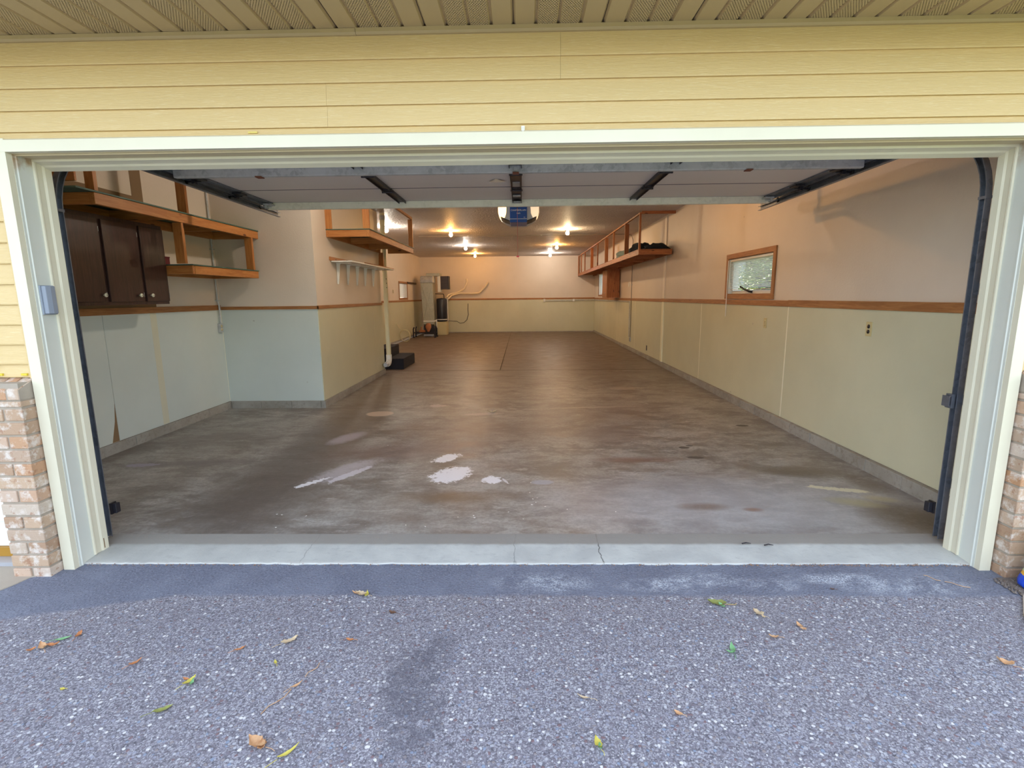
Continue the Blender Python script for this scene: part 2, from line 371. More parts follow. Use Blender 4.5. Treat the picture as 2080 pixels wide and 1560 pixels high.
# ------------------------------------------------------------ mesh helpers
class M:
    def __init__(s): s.v = []; s.f = []; s.mi = []; s.cur = 0; s.sm = []
    def add(s, vs, fs, smooth=False):
        k = len(s.v); s.v += [tuple(v) for v in vs]
        for f in fs: s.f.append([k+i for i in f]); s.mi.append(s.cur); s.sm.append(smooth)
        return s
    def box(s, x0, x1, y0, y1, z0, z1):
        if x0 > x1: x0, x1 = x1, x0
        if y0 > y1: y0, y1 = y1, y0
        if z0 > z1: z0, z1 = z1, z0
        v = [(x, y, z) for z in (z0, z1) for y in (y0, y1) for x in (x0, x1)]
        return s.add(v, [(0, 2, 3, 1), (4, 5, 7, 6), (0, 1, 5, 4), (2, 6, 7, 3), (0, 4, 6, 2), (1, 3, 7, 5)])
    def prism(s, pts, axis, a, b, smooth=False):
        """closed 2D profile extruded along axis; pts are the other two coordinates in xyz order"""
        def mk(p, t):
            q = list(p); q.insert(axis, t); return tuple(q)
        n = len(pts)
        area = sum(pts[i][0]*pts[(i+1) % n][1]-pts[(i+1) % n][0]*pts[i][1] for i in range(n))
        if (area < 0) != (axis == 1): pts = pts[::-1]
        if a > b: a, b = b, a
        vs = [mk(p, a) for p in pts]+[mk(p, b) for p in pts]
        fs = [tuple(range(n))[::-1], tuple(range(n, 2*n))]+[(i, (i+1) % n, n+(i+1) % n, n+i) for i in range(n)]
        return s.add(vs, fs, smooth)
    def tube(s, pts, r, n=10, caps=True):
        pts = [Vector(p) for p in pts]; rs = r if isinstance(r, (list, tuple)) else [r]*len(pts)
        rings = []; up = None
        for i, p in enumerate(pts):
            d = ((pts[i+1]-p) if i < len(pts)-1 else (p-pts[i-1])).normalized()
            if 0 < i < len(pts)-1: d = (d+(p-pts[i-1]).normalized()).normalized()
            if up is None:
                up = Vector((0, 0, 1)) if abs(d.z) < .9 else Vector((1, 0, 0))
            a = (up-d*up.dot(d)).normalized(); b = d.cross(a); up = a
            rings.append([p+(a*math.cos(t)+b*math.sin(t))*rs[i] for t in [2*math.pi*k/n for k in range(n)]])
        vs = [v for R in rings for v in R]; fs = []
        for i in range(len(pts)-1):
            for k in range(n):
                fs.append((i*n+k, i*n+(k+1) % n, (i+1)*n+(k+1) % n, (i+1)*n+k))
        s.add(vs, fs, True)
        if caps:
            s.add(rings[0], [tuple(range(n))[::-1]]); s.add(rings[-1], [tuple(range(n))])
        return s
    def lathe(s, c, prof, axis=(0, 0, 1), n=16):
        """prof: list of (radius, height along axis) from c"""
        c = Vector(c); ax = Vector(axis).normalized(); a = Vector((1, 0, 0)) if abs(ax.x) < .9 else Vector((0, 1, 0))
        a = (a-ax*a.dot(ax)).normalized(); b = ax.cross(a); vs = []; fs = []
        for r, h in prof:
            vs += [c+ax*h+(a*math.cos(2*math.pi*k/n)+b*math.sin(2*math.pi*k/n))*max(r, 1e-5) for k in range(n)]
        for i in range(len(prof)-1):
            for k in range(n): fs.append((i*n+k, i*n+(k+1) % n, (i+1)*n+(k+1) % n, (i+1)*n+k))
        return s.add(vs, fs, True)
    def build(s, name, mat, parent=None, bevel=0, origin=None):
        me = bpy.data.meshes.new(name)
        if parent is not None: o0 = root_loc(parent)
        elif origin is not None: o0 = Vector(origin)
        else:
            xs, ys, zs = zip(*s.v); o0 = Vector(((min(xs)+max(xs))/2, (min(ys)+max(ys))/2, min(zs)))
        me.from_pydata([tuple(Vector(v)-o0) for v in s.v], [], s.f)
        mats = mat if isinstance(mat, (list, tuple)) else [mat]
        for q in mats: me.materials.append(MT[q] if isinstance(q, str) else q)
        for i, p in enumerate(me.polygons): p.material_index = s.mi[i]; p.use_smooth = s.sm[i]
        me.update()
        o = bpy.data.objects.new(name, me); COL.objects.link(o)
        if parent is not None: o.parent = parent
        else: o.location = o0
        if bevel:
            bv = o.modifiers.new('bevel', 'BEVEL'); bv.width = bevel; bv.segments = 2; bv.limit_method = 'ANGLE'; bv.angle_limit = .6
        return o
def root_loc(p):
    l = Vector(p.location)
    while p.parent: p = p.parent; l += Vector(p.location)
    return l
def thing(name, label, cat, loc, group=None):
    o = bpy.data.objects.new(name, None); COL.objects.link(o); o.location = loc; o.empty_display_size = .1
    o['label'] = label; o['category'] = cat
    if group: o['group'] = group
    return o
def tag(o, label, cat, group=None):
    o['label'] = label; o['category'] = cat
    if group: o['group'] = group
    return o
def struct(o, label=None, cat=None):
    o['kind'] = 'structure'
    if label: o['label'] = label
    if cat: o['category'] = cat
    return o
def bx(*a): return M().box(*a)
def placed(src, pos, rotz=0, scale=1.0):
    """copy of a thing and its parts"""
    r = src.copy(); COL.objects.link(r); r.location = pos; r.rotation_euler = (0, 0, rotz); r.scale = (scale,)*3
    for ch in list(src.children):
        c = ch.copy(); COL.objects.link(c); c.parent = r
        for g in list(ch.children):
            d = g.copy(); COL.objects.link(d); d.parent = c
    return r

XL, XR, YB = -3.88, 2.83, 17.4      # room
CE = 2.96
def fz(y): return .0024*max(0, y)    # slab rises gently to the back

# ------------------------------------------------------------ setting: ground, slab
# driveway sloping away from the slab, with a ragged joint at the concrete
def grid(x0, x1, y0, y1, nx, ny, zf):
    g = M(); vs = []; fs = []
    for j in range(ny+1):
        for i in range(nx+1):
            x = x0+(x1-x0)*i/nx; y = y0+(y1-y0)*j/ny; vs.append((x, y, zf(x, y)))
    for j in range(ny):
        for i in range(nx):
            a = j*(nx+1)+i; fs.append((a, a+1, a+nx+2, a+nx+1))
    return g.add(vs, fs)
def gz(y): return -.03+.014*(y+.17) if y < -.17 else -.03
dv = grid(-7.0, 3.0, -13.0, .0, 200, 260, lambda x, y: gz(y)+.003*noise.noise(Vector((x*2, y*2, 0)))+.0012*noise.noise(Vector((x*18, y*18, 3))))
struct(dv.build('driveway', 'asphalt'), 'grey speckled asphalt driveway in front of the open garage', 'driveway')
lw = M(); lw.box(-40, -7.0, -40, 40, -.30, -.12); lw.box(3.0, 40, -40, 40, -.30, -.12); lw.box(-7.0, 3.0, -40, -13.0, -.32, -.215)
struct(lw.build('lawn', 'lawn'), 'green lawn around the driveway', 'lawn')
# concrete walks at both sides
def slab_poly(pts, z0, z1, name, mat):
    g = M(); g.prism(pts, 2, z0, z1); return g.build(name, mat)
wl = [(-2.60, -.275), (-2.655, -.30), (-2.67, -.36), (-2.72, -.47), (-2.85, -.62), (-3.3, -.95), (-6.9, -1.0), (-6.9, -.03), (-2.60, -.03)]
struct(slab_poly(wl, -.12, -.028, 'walk_slab', 'walk'), 'pale concrete walk slab beside the left brick pier', 'walk')
wr = [(2.44, -.45), (2.30, -.60), (2.1, -.9), (2.1, -1.4), (4.3, -1.4), (4.3, -.30), (3.0, -.30), (3.0, -.45)]
struct(slab_poly(wr, -.12, -.026, 'walk_slab', 'walk'), 'pale concrete walk at the right edge', 'walk')
gr = M()
for k in range(420):
    x = random.uniform(2.42, 3.0); y = random.uniform(-.46, -.30); r = random.uniform(.004, .011)
    a = random.uniform(0, 3); dx, dy = r*math.cos(a), r*math.sin(a)
    gr.add([(x-dx, y-dy, -.03), (x+dy, y-dx, -.03), (x+dx, y+dy, -.03), (x-dy, y+dx, -.03), (x, y, -.03+r)], [(0, 1, 4), (1, 2, 4), (2, 3, 4), (3, 0, 4)])
gr.box(2.45, 3.0, -.45, -.295, -.06, -.027)
g_ = gr.build('gravel', 'gravel'); g_['kind'] = 'stuff'; g_['label'] = 'loose gravel and debris at the foot of the right brick pier'; g_['category'] = 'gravel'

# threshold apron
ap = M(); nx = 240; vs = []; fs = []
for i in range(nx+1):
    x = -2.56+5.1*i/nx; rag = .010*noise.noise(Vector((x*9, 0, 1)))+.006*noise.noise(Vector((x*40, 0, 5)))
    vs += [(x, -.165+rag, -.045), (x, -.160+rag, -.022), (x, .09, -.002), (x, .145, .001)]
for i in range(nx):
    for k in range(3):
        a = i*4+k; fs.append((a, a+4, a+5, a+1))
ap.add(vs, fs)
struct(ap.build('threshold_slab', 'apron'), 'pale cracked concrete threshold strip across the garage opening', 'threshold')
fl = grid(XL-.02, XR+.02, .145, YB+.05, 40, 90, lambda x, y: fz(y)+.0015*noise.noise(Vector((x, y, 0))))
struct(fl.build('floor', 'floor'), 'stained grey brown concrete garage floor', 'floor')
# saw joints in the slab
sj = M(); sj.box(XL+.1, 2.7, 7.06, 7.068, fz(7.06)-.004, fz(7.06)+.0025); sj.box(-.436, -.431, 7.08, 17.2, fz(12)-.02, fz(17)+.001)
jm = simple('joint_dark', '#4c3a2e', .95)
struct(sj.build('trim_8', jm), 'thin dark joints in the rear concrete floor', 'joint')

# ------------------------------------------------------------ curbs (rows of concrete blocks)
def curb(name, label, runs):
    base = thing(name, label, 'curb', (runs[0][1] if runs[0][0] == 'y' else 0, 0, 0)); del base['category']; struct(base, None, 'curb')
    for (ax, fixed, a, b, side, th) in runs:
        t = a
        while t < b-.01:
            L = min(.40+random.uniform(-.012, .012), b-t); j = random.uniform(0, .004)
            g = M()
            if ax == 'y': g.box(fixed, fixed+side*(th+j), t+.002, t+L-.002, fz(t)-.01, .103)
            else: g.box(t+.002, t+L-.002, fixed, fixed+side*(th+j), -.01, .103)
            g.build('curb_block', 'curb', base, bevel=.004)
            t += L
    return base
curb('baseboard_left', 'low concrete block curb under the left wall', [('y', XL, .05, 3.78, 1, .025), ('x', 3.78, XL+.03, -2.595, -1, .02), ('y', -2.62, 3.76, 6.8, 1, .02)])
curb('baseboard_right', 'low concrete block curb under the right wall', [('y', XR, .05, 12.0, -1, .045)])
bk = M(); bk.box(XR-.03, XR, 12.0, YB, 0, .10); bk.box(-3.0, XR-.03, YB-.025, YB, 0, .075); bk.box(-3.94, -3.91, 7.0, YB-.03, .0, .10)
struct(bk.build('baseboard_back', 'curb'), 'dark concrete curb under the back wall', 'curb')

# ------------------------------------------------------------ walls
def wallobj(name, boxes, mat, label):
    g = M()
    for b in boxes: g.box(*b)
    return struct(g.build(name, mat), label, 'wall')
# window holes: right wall 1: Y 3.13..4.40 z 1.435..1.903 ; right wall 2: Y 14.6..15.9 ; far left: Y 13.8..14.93
def wall_with_holes(x0, x1, y0, y1, z0, z1, holes):
    B = []; y = y0
    for (a, b, c, d) in sorted(holes):
        B += [(x0, x1, y, a, z0, z1), (x0, x1, a, b, z0, c), (x0, x1, a, b, d, z1)]; y = b
    B.append((x0, x1, y, y1, z0, z1)); return B
W1 = (3.14, 4.40, 1.435, 1.903); W2 = (15.3, 16.3, 1.46, 2.2); W3 = (13.80, 14.92, 1.42, 1.90)
wr_ = wallobj('wall_right', wall_with_holes(XR, XR+.14, -.19, YB+.15, -.05, CE, [W1, W2]), 'wall_up', 'cream painted right garage wall')
wl_ = wallobj('wall_left', [(XL-.14, XL, -.19, 3.79, -.05, CE)], 'wall_up', 'cream painted near left garage wall')
wj = wallobj('wall_jog', [(XL-.14, -2.62, 3.78, 6.8, -.05, CE)], 'wall_up', 'boxed out wall block jutting into the left of the garage')
wf = wallobj('wall_left', wall_with_holes(-4.08, -3.94, 7.0, YB+.15, -.05, CE, [W3]), 'wall_up', 'cream painted rear left garage wall')
wb = wallobj('wall_back', [(-3.95, XR, YB, YB+.15, -.05, CE)], 'wall_up', 'cream painted back garage wall')
# lower sheets as separate panels
def panels(parent, ax, fixed, side, cuts, z0=.105, z1=1.302, mat='wall_low', gap=.004, th=.008):
    for a, b in zip(cuts[:-1], cuts[1:]):
        g = M()
        if ax == 'y': g.box(fixed, fixed+side*th, a+gap/2, b-gap/2, z0, z1)
        else: g.box(a+gap/2, b-gap/2, fixed, fixed+side*th, z0, z1)
        g.build('wall_panel', mat, parent, bevel=.0015)
panels(wr_, 'y', XR, -1, [.02, 2.73, 5.37, 7.63, 10.1, 12.5, 15.0, YB-.01], mat='wall_low2')
panels(wl_, 'y', XL, 1, [1.89, 2.575, 3.775])
MT['seam'] = simple('seam_caulk', '#f4efd8', .5)
for yy in (2.73, 5.37, 7.63, 10.1, 12.5): bx(XR-.0095, XR-.0075, yy-.008, yy+.008, .106, 1.30).build('seam_strip', 'seam', wr_)
for yy in (3.771,): bx(XL+.007, XL+.010, yy-.006, yy+.004, .106, 1.30).build('seam_strip', 'seam', wl_)
# torn sheet near the front left
g = M(); g.add([(XL+.008, .02, .105), (XL+.008, 1.80, .105), (XL+.008, 1.86, .30), (XL+.008, 1.885, .48), (XL+.008, 1.885, 1.302), (XL+.008, .02, 1.302),
               (XL, .02, .105), (XL, 1.80, .105), (XL, 1.86, .30), (XL, 1.885, .48), (XL, 1.885, 1.302), (XL, .02, 1.302)],
              [(0, 1, 2, 3, 4, 5), (6, 11, 10, 9, 8, 7), (0, 6, 7, 1), (1, 7, 8, 2), (2, 8, 9, 3), (3, 9, 10, 4), (4, 10, 11, 5), (5, 11, 6, 0)])
g.build('wall_panel', 'wall_low', wl_)
bx(XL, XL+.003, 1.78, 1.9, .105, .5).build('bare_or_shadow_patch', 'bare_or_shadow', wl_)
bx(XL+.008, XL+.0095, 2.50, 2.59, .11, 1.30).build('joint_tape', paint('tape_paint', '#d8d5bd', '#d0cdb6', .5), wl_)
panels(wj, 'x', 3.78, -1, [XL+.01, -2.62], gap=0)
panels(wj, 'y', -2.62, 1, [3.775, 6.25, 6.79], mat='wall_low2')
panels(wb, 'x', YB, -1, [-2.9, -1.44, 1.0, XR-.01], mat='wall_low2', z0=.08)
panels(wf, 'y', -3.94, 1, [7.02, 9.4, 11.9, 14.4, YB-.01], mat='wall_low2')
# bare band under the cabinet; the post's L-shaped cast shadow painted as brown strips
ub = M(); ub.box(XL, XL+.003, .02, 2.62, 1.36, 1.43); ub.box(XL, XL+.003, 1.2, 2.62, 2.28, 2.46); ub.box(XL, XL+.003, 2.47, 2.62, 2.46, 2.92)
ub.build('bare_or_shadow_patch', 'bare_or_shadow', wl_)
# front wall around the opening
wfr = M(); wfr.box(-2.77, -2.49, -.185, -.005, -.05, 2.93); wfr.box(2.435, 2.97, -.185, -.005, -.05, 2.93); wfr.box(-2.49, 2.435, -.185, -.005, 2.15, 2.93)
wfr.box(-4.02, -2.77, -.185, -.005, 2.15, 2.93); wfr.box(-4.02, -3.75, -.185, -.005, -.05, 2.15); wfr.box(-8, -4.02, -.185, -.005, -.05, 2.93); wfr.box(2.97, 4.2, -.185, -.005, -.05, 2.93)
wfront = struct(wfr.build('wall_front', 'wall_up'), 'front garage wall with yellow siding around the opening', 'wall')
ce = bx(-4.08, XR+.14, -.185, YB+.15, CE, CE+.1)
struct(ce.build('ceiling', 'ceiling'), 'textured grey beige garage ceiling', 'ceiling')
# roof: keeps the sun off the front
rf = M(); rf.prism([(-.78, 2.80), (6.0, 5.3), (18.6, 3.0), (18.6, 2.9), (6.0, 5.15), (-.78, 2.68)], 0, -9, 4.2)
struct(rf.build('roof', 'shingle'), 'grey shingle roof over the garage', 'roof')
struct(bx(-9, 4.2, -.80, -.775, 2.60, 2.82).build('trim_1', 'soffit'), 'beige fascia board at the roof edge', 'fascia')

# ------------------------------------------------------------ siding planks
def plank(x0, x1, z0, z1, parent, yb=-.187, yo=-.205, yt=-.193):
    g = M(); g.prism([(yb, z0+.004), (yo, z0), (yo-.001, z0+.006), (yt, z1+.004), (yb, z1+.004)], 0, x0, x1)
    g.build('siding_plank', 'siding', parent)
C0 = [2.237, 2.331, 2.429, 2.527, 2.632]
seams = {3: [-7.9, .186, 4.2], 2: [-7.9, .186, 4.2], 1: [-7.9, -.915, 4.2], 0: [-7.9, -.915, 4.2]}
for k in range(4):
    s_ = seams[k]
    for a, b in zip(s_[:-1], s_[1:]): plank(a, b-.0008, C0[k], C0[k+1], wfront)
plank(-7.9, 4.2, 2.190, 2.237, wfront)
zz = [1.045, 1.113]+[1.113+.1019*k for k in range(1, 11)]+[2.19]
for a, b in zip(zz[:-1], zz[1:]):
    plank(-2.735, -2.555, a, b, wfront); plank(2.50, 4.2, a, b, wfront)
g = M(); g.box(-2.765, -2.737, -.215, -.187, .0, 2.19); g.build('corner_strip', 'trim', wfront)
g = M(); g.box(-2.56, -2.545, -.207, -.187, 1.04, 2.19); g.build('channel_strip', 'siding', wfront)
g = M(); g.box(2.487, 2.502, -.207, -.187, 1.04, 2.19); g.build('channel_strip', 'siding', wfront)
for x0 in (-2.73, -2.60):   # yellow tabs at the bottom of the left siding
    bx(x0, x0+.03, -.214, -.204, 1.055, 1.066).build('nail_tab', simple('yellow_tab%d' % int(x0*-100), '#d8c23a', .5), wfront)

# ------------------------------------------------------------ soffit
so = thing('soffit', 'beige vinyl soffit with vented strips under the eave', 'soffit', (0, -.5, 2.655)); struct(so)
x = -.437-.4068*10; ZS = 2.655
while x < 4.2:
    pw = .4068/4
    for k in range(4):
        a = x+k*pw; g = M()
        lo, hi = ZS, ZS+.011
        pr = [(a+.010, lo), (a+pw-.010, lo), (a+pw-.003, hi), (a+pw, hi), (a+pw, hi+.002), (a+pw-.004, hi+.002), (a+pw-.011, lo+.002), (a+.011, lo+.002), (a+.004, hi+.002), (a, hi+.002), (a, hi), (a+.003, hi)]
        g.prism(pr, 1, -.775, -.19)
        g.build('soffit_strip', 'perf' if k in (1, 2) else 'soffit', so)
    bx(x-.0015, x+.0015, -.775, -.2, ZS+.0105, ZS+.0115).build('panel_seam', 'shade', so)
    x += .4068
bx(-8, 4.2, -.775, -.186, 2.70, 2.705).build('soffit_backing', 'shade', so)
g = M(); g.prism([(-.187, 2.630), (-.206, 2.630), (-.216, 2.638), (-.216, 2.654), (-.187, 2.654)], 0, -8, -.757); g.build('channel_strip', 'soffit', so)
g = M(); g.prism([(-.187, 2.630), (-.208, 2.630), (-.218, 2.638), (-.218, 2.655), (-.187, 2.655)], 0, -.755, 4.2); g.build('channel_strip', 'soffit', so)

# ------------------------------------------------------------ opening trim, jambs, stops (door_1)
d1 = thing('door_1', 'white trimmed garage door opening', 'door opening', (0, -.1, 0)); struct(d1)
JL, JR, JT = -2.478, 2.425, 2.142
def casing(xa, xb):
    return [(xa, -.187), (xa, -.212), (xa+(xb-xa)*.12, -.222), (xb, -.222), (xb, -.187)]
g = M(); g.prism(casing(-2.548, JL-.002), 2, -.03, 2.205); g.build('casing', 'trim', d1)
g = M(); g.prism(casing(2.492, JR+.002), 2, -.03, 2.205); g.build('casing', 'trim', d1)
g = M(); g.prism([(-.187, 2.205), (-.212, 2.205), (-.223, 2.197), (-.223, JT+.002), (-.187, JT+.002)], 0, -2.548, 2.492); g.build('head_casing', 'trim', d1)
def jamb(x, s, name='jamb'):
    g = M(); g.prism([(x, -.19), (x, -.178), (x+s*.004, -.174), (x+s*.004, -.168), (x, -.164), (x, .0), (x-s*.02, .0), (x-s*.02, -.19)], 2, -.03, JT+.02)
    g.build(name, 'jamb', d1)
    g = M(); g.prism([(x, -.092), (x+s*.009, -.090), (x+s*.010, -.082), (x+s*.006, -.076), (x+s*.006, -.046), (x+s*.012, -.036), (x+s*.015, .0), (x, .0)], 2, -.012, JT)
    g.build('door_stop', 'trim', d1, bevel=.0008)
jamb(JL, 1); jamb(JR, -1)
g = M(); g.prism([(-.19, JT), (-.178, JT), (-.174, JT-.005), (-.168, JT-.005), (-.164, JT), (0, JT), (0, JT+.01), (-.19, JT+.01)], 0, JL, JR); g.build('head_jamb', simple('head_jamb_paint', '#cdbd98', .5), d1)
g = M(); g.prism([(-.092, JT), (-.090, JT-.011), (-.080, JT-.013), (-.074, JT-.011), (-.046, JT-.018), (-.036, JT-.026), (0, JT-.038), (0, JT)], 0, JL+.004, JR-.004); g.build('head_stop', 'trim', d1, bevel=.0008)
# torn foot of the left stop
bx(JL+.002, JL+.013, -.03, .0, .0, .06).build('exposed_wood', 'bare_or_shadow', d1)

# second (walk) door on the left
d2 = thing('door_2', 'blown out white door left of the brick pier', 'door', (-3.2, -.1, 0)); struct(d2)
bx(-3.70, -2.80, -.10, -.06, .05, 2.1).build('door_panel', 'white', d2)
g = M(); g.box(-2.80, -2.765, -.20, -.02, -.02, 2.15); g.build('door_jamb', 'white', d2)
for zz0, zz1 in ((.20, .85), (.97, 1.95)):
    for xa, xb in ((-3.60, -3.30), (-3.20, -2.90)): bx(xa, xb, -.108, -.10, zz0, zz1).build('raised_panel', 'white', d2, bevel=.006)
bx(-3.72, -2.79, -.12, -.05, -.005, .048).build('door_sweep', 'brass', d2)
bx(-3.72, -2.77, -.19, -.03, -.028, -.006).build('sill', 'silver', d2)

# ------------------------------------------------------------ brick piers
def pier(label, xin, s, wid, ztop):
    """xin: X of the face towards the opening, s: direction of the body"""
    p = thing('brick_pier', label, 'brick pier', (xin+s*wid/2, -.24, -.06))
    yf = -.29; core = M(); core.box(xin+s*.006, xin+s*(wid-.004), yf+.006, -.186, -.10, ztop-.02); core.build('mortar', 'mortar', p)
    H = .0615; J = .0115; z = -.045; k = 0
    while z+H < ztop-.10:
        j = lambda: random.uniform(-.002, .002)
        L = .196
        if wid < .3: cuts = [0, wid] if k % 2 else [0, wid*.5, wid]
        else:
            cuts = [0]+([.1] if k % 2 else []); 
            while cuts[-1]+L+J < wid: cuts.append(cuts[-1]+L+J)
            cuts.append(wid)
        for a, b in zip(cuts[:-1], cuts[1:]):
            A, B = sorted((xin+s*(a+(J/2 if a > 0 else 0)), xin+s*(b-(J/2 if b < wid else 0))))
            dy = random.uniform(0, .004)
            bx(A, B, yf-dy, -.187, z+j()*.4, z+H+j()*.4).build('brick', 'brick', p, bevel=.004)
        z += H+J; k += 1
    # sloping cap: two shallow bricks set in mortar
    bx(*sorted((xin, xin+s*wid)), yf-.001, -.187, z, z+.028).build('brick', 'brick', p, bevel=.004)
    z += .036
    n = 3 if wid < .3 else int(wid/.08)
    for i in range(n):
        A, B = sorted((xin+s*(wid*i/n+.004), xin+s*(wid*(i+1)/n-.004)))
        g = M(); g.prism([(yf-.002, z), (yf-.002, z+.055), (-.187, ztop), (-.187, z)], 0, A, B); g.build('brick', 'brick', p, bevel=.004)
    g = M(); g.prism([(yf+.001, z), (yf+.001, z+.050), (-.187, ztop-.006), (-.187, z)], 0, *sorted((xin+s*.002, xin+s*wid))); g.build('cap_mortar', 'mortar', p)
    return p
pier('tan and red brick pier left of the garage opening', -2.55, -1, .20, 1.045)
pier('tan and pink brick pier right of the garage opening', 2.498, 1, 1.70, 1.045)

# ------------------------------------------------------------ keypad, hook
k = thing('entry_keypad', 'grey plastic keypad box on the left jamb', 'keypad', (JL, -.13, 1.365))
bx(JL, JL+.010, -.170, -.088, 1.365, 1.515).build('back_plate', 'grey', k, bevel=.003)
g = M(); g.prism([(JL+.010, -.163), (JL+.026, -.156), (JL+.030, -.130), (JL+.026, -.100), (JL+.010, -.093)], 2, 1.370, 1.512); g.build('flip_cover', 'grey', k, bevel=.003)
k = thing('siding_hook', 'small white clip hook above the middle of the opening', 'hook', (.01, -.21, 2.195))
bx(.002, .019, -.212, -.206, 2.200, 2.226).build('back_plate', 'white', k, bevel=.002)
g = M(); g.tube([(.0105, -.212, 2.218), (.0105, -.222, 2.212), (.0105, -.224, 2.200), (.0105, -.218, 2.194)], .0025, 8); g.build('hook_arm', 'white', k)
tag(bx(-1.30, -1.255, -.2068, -.2045, 2.214, 2.222).build('tape_strip', simple('tape_yellow', '#d9c46a', .6), bevel=.0005), 'yellowed scrap of tape on the siding above the opening', 'tape')

# ------------------------------------------------------------ overhead door + tracks
od = thing('overhead_door', 'raised sectional garage door under the ceiling, seen from behind', 'garage door', (-.05, 1.3, 2.34))
DX0, DX1 = -2.50, 2.40
cuts = [.16, .70, 1.24, 1.82, 2.40]
for a, b in zip(cuts[:-1], cuts[1:]):
    g = M(); g.box(DX0, DX1, a+.014, b-.014, 2.362, 2.40)
    bx(DX0+.002, DX1-.002, b-.016, b+.016, 2.3632, 2.370).build('joint_shade_strip', 'seal', od)  # flush dark strip painted in for the shade of the section gap
    if 1.2 < b < 1.3: bx(DX0+.002, DX1-.002, b-.045, b-.0145, 2.3585, 2.3619).build('section_lip_shade', 'seal', od)  # lip coloured dark to carry its own shade
    g.build('door_section', 'door', od, bevel=.002)
def strut(y):
    g = M(); zb = 2.298; t = .003; y0, y1 = y-.045, y+.0
    g.prism([(y1, 2.362), (y1, zb+.006), (y1-.006, zb), (y0+.006, zb), (y0, zb+.006), (y0, 2.362), (y0+t, 2.362), (y0+t, zb+.008), (y0+.008, zb+t), (y1-.008, zb+t), (y1-t, zb+.008), (y1-t, 2.362)], 0, DX0+.01, DX1-.01)
    g.build('strut', 'galv' if y < 2 else 'galv_bounce_lit', od)
strut(1.07); strut(2.44)
for xs in (-1.155, 1.08):
    g = M(); g.box(xs-.034, xs+.034, .3, 2.39, 2.350, 2.362); g.box(xs-.034, xs-.030, .3, 2.39, 2.335, 2.351); g.box(xs+.030, xs+.034, .3, 2.39, 2.335, 2.351); g.build('stile', 'darkmetal', od)
for xs in (DX0+.035, DX1-.035):
    g = M(); g.box(xs-.035, xs+.035, .3, 2.40, 2.348, 2.362); g.box(xs-.03*(1 if xs < 0 else -1)-.004, xs-.03*(1 if xs < 0 else -1)+.004, .3, 2.4, 2.325, 2.348); g.build('stile', 'track', od)
g = M(); g.box(-.085, .005, .3, 2.39, 2.346, 2.362); g.box(-.085, -.081, .3, 2.39, 2.325, 2.346); g.box(.001, .005, .3, 2.39, 2.325, 2.346); g.build('stile', 'darkmetal', od)
for xs in (-1.155, 1.08, -.04):
    for y in (1.25, 1.83):
        g = M(); g.box(xs-.045, xs+.045, y-.045, y-.005, 2.338, 2.349); g.box(xs-.045, xs+.045, y+.005, y+.045, 2.338, 2.349); g.tube([(xs-.05, y, 2.334), (xs+.05, y, 2.334)], .008, 8)
        g.tube([(xs-.025, y-.025, 2.330), (xs-.025, y-.025, 2.338)], .006, 6); g.tube([(xs+.025, y+.025, 2.330), (xs+.025, y+.025, 2.338)], .006, 6)
        g.build('hinge', 'darkmetal', od)
for s_, xe, xt in ((1, DX0, -2.545), (-1, DX1, 2.445)):
    for y in (1.25, 1.83, 2.36):
        g = M(); g.box(xe, xe+s_*.09, y-.05, y+.05, 2.330, 2.342); g.box(xe+s_*.01, xe+s_*.03, y-.02, y+.02, 2.30, 2.335); g.tube([(xe+s_*.07, y, 2.318), (xt-s_*.005, y, 2.318)], .006, 8)
        h = g.build('hinge_bracket', 'black' if y < 2 else 'galv', od)
        q = M(); q.lathe((xt-s_*.008, y, 2.318), [(0, 0), (.021, 0), (.023, .004), (.023, .009), (.021, .012), (0, .012)], (s_, 0, 0), 14); q.build('roller', 'black', h)
g = M(); g.box(-.07, -.01, 2.30, 2.36, 2.318, 2.330); g.box(-.075, -.005, 2.06, 2.13, 2.335, 2.341); g.box(-.075, -.005, 2.37, 2.395, 2.325, 2.333); g.build('opener_bracket', 'galv', od)
bx(-.07, -.01, 1.55, 1.70, 2.338, 2.348).build('label_plate', simple('plate_grey', '#9a9690', .5), od)
g = M(); g.add([(-.20, 1.50, 2.361), (-.12, 1.56, 2.347), (-.19, 1.60, 2.361), (-.26, 1.56, 2.35), (-.2, 1.53, 2.34)], [(0, 4, 1), (1, 4, 2), (2, 4, 3), (3, 4, 0)]); g.build('torn_flap', simple('torn_flap', '#cdb9a2', .8), od)
for (xa, yy) in ((-1.88, 1.03), (1.6, 1.03), (-.04, 1.02)):
    bx(xa-.02, xa+.025, yy-.01, yy+.044, 2.292, 2.2985).build('rust_clip', 'rust', od)

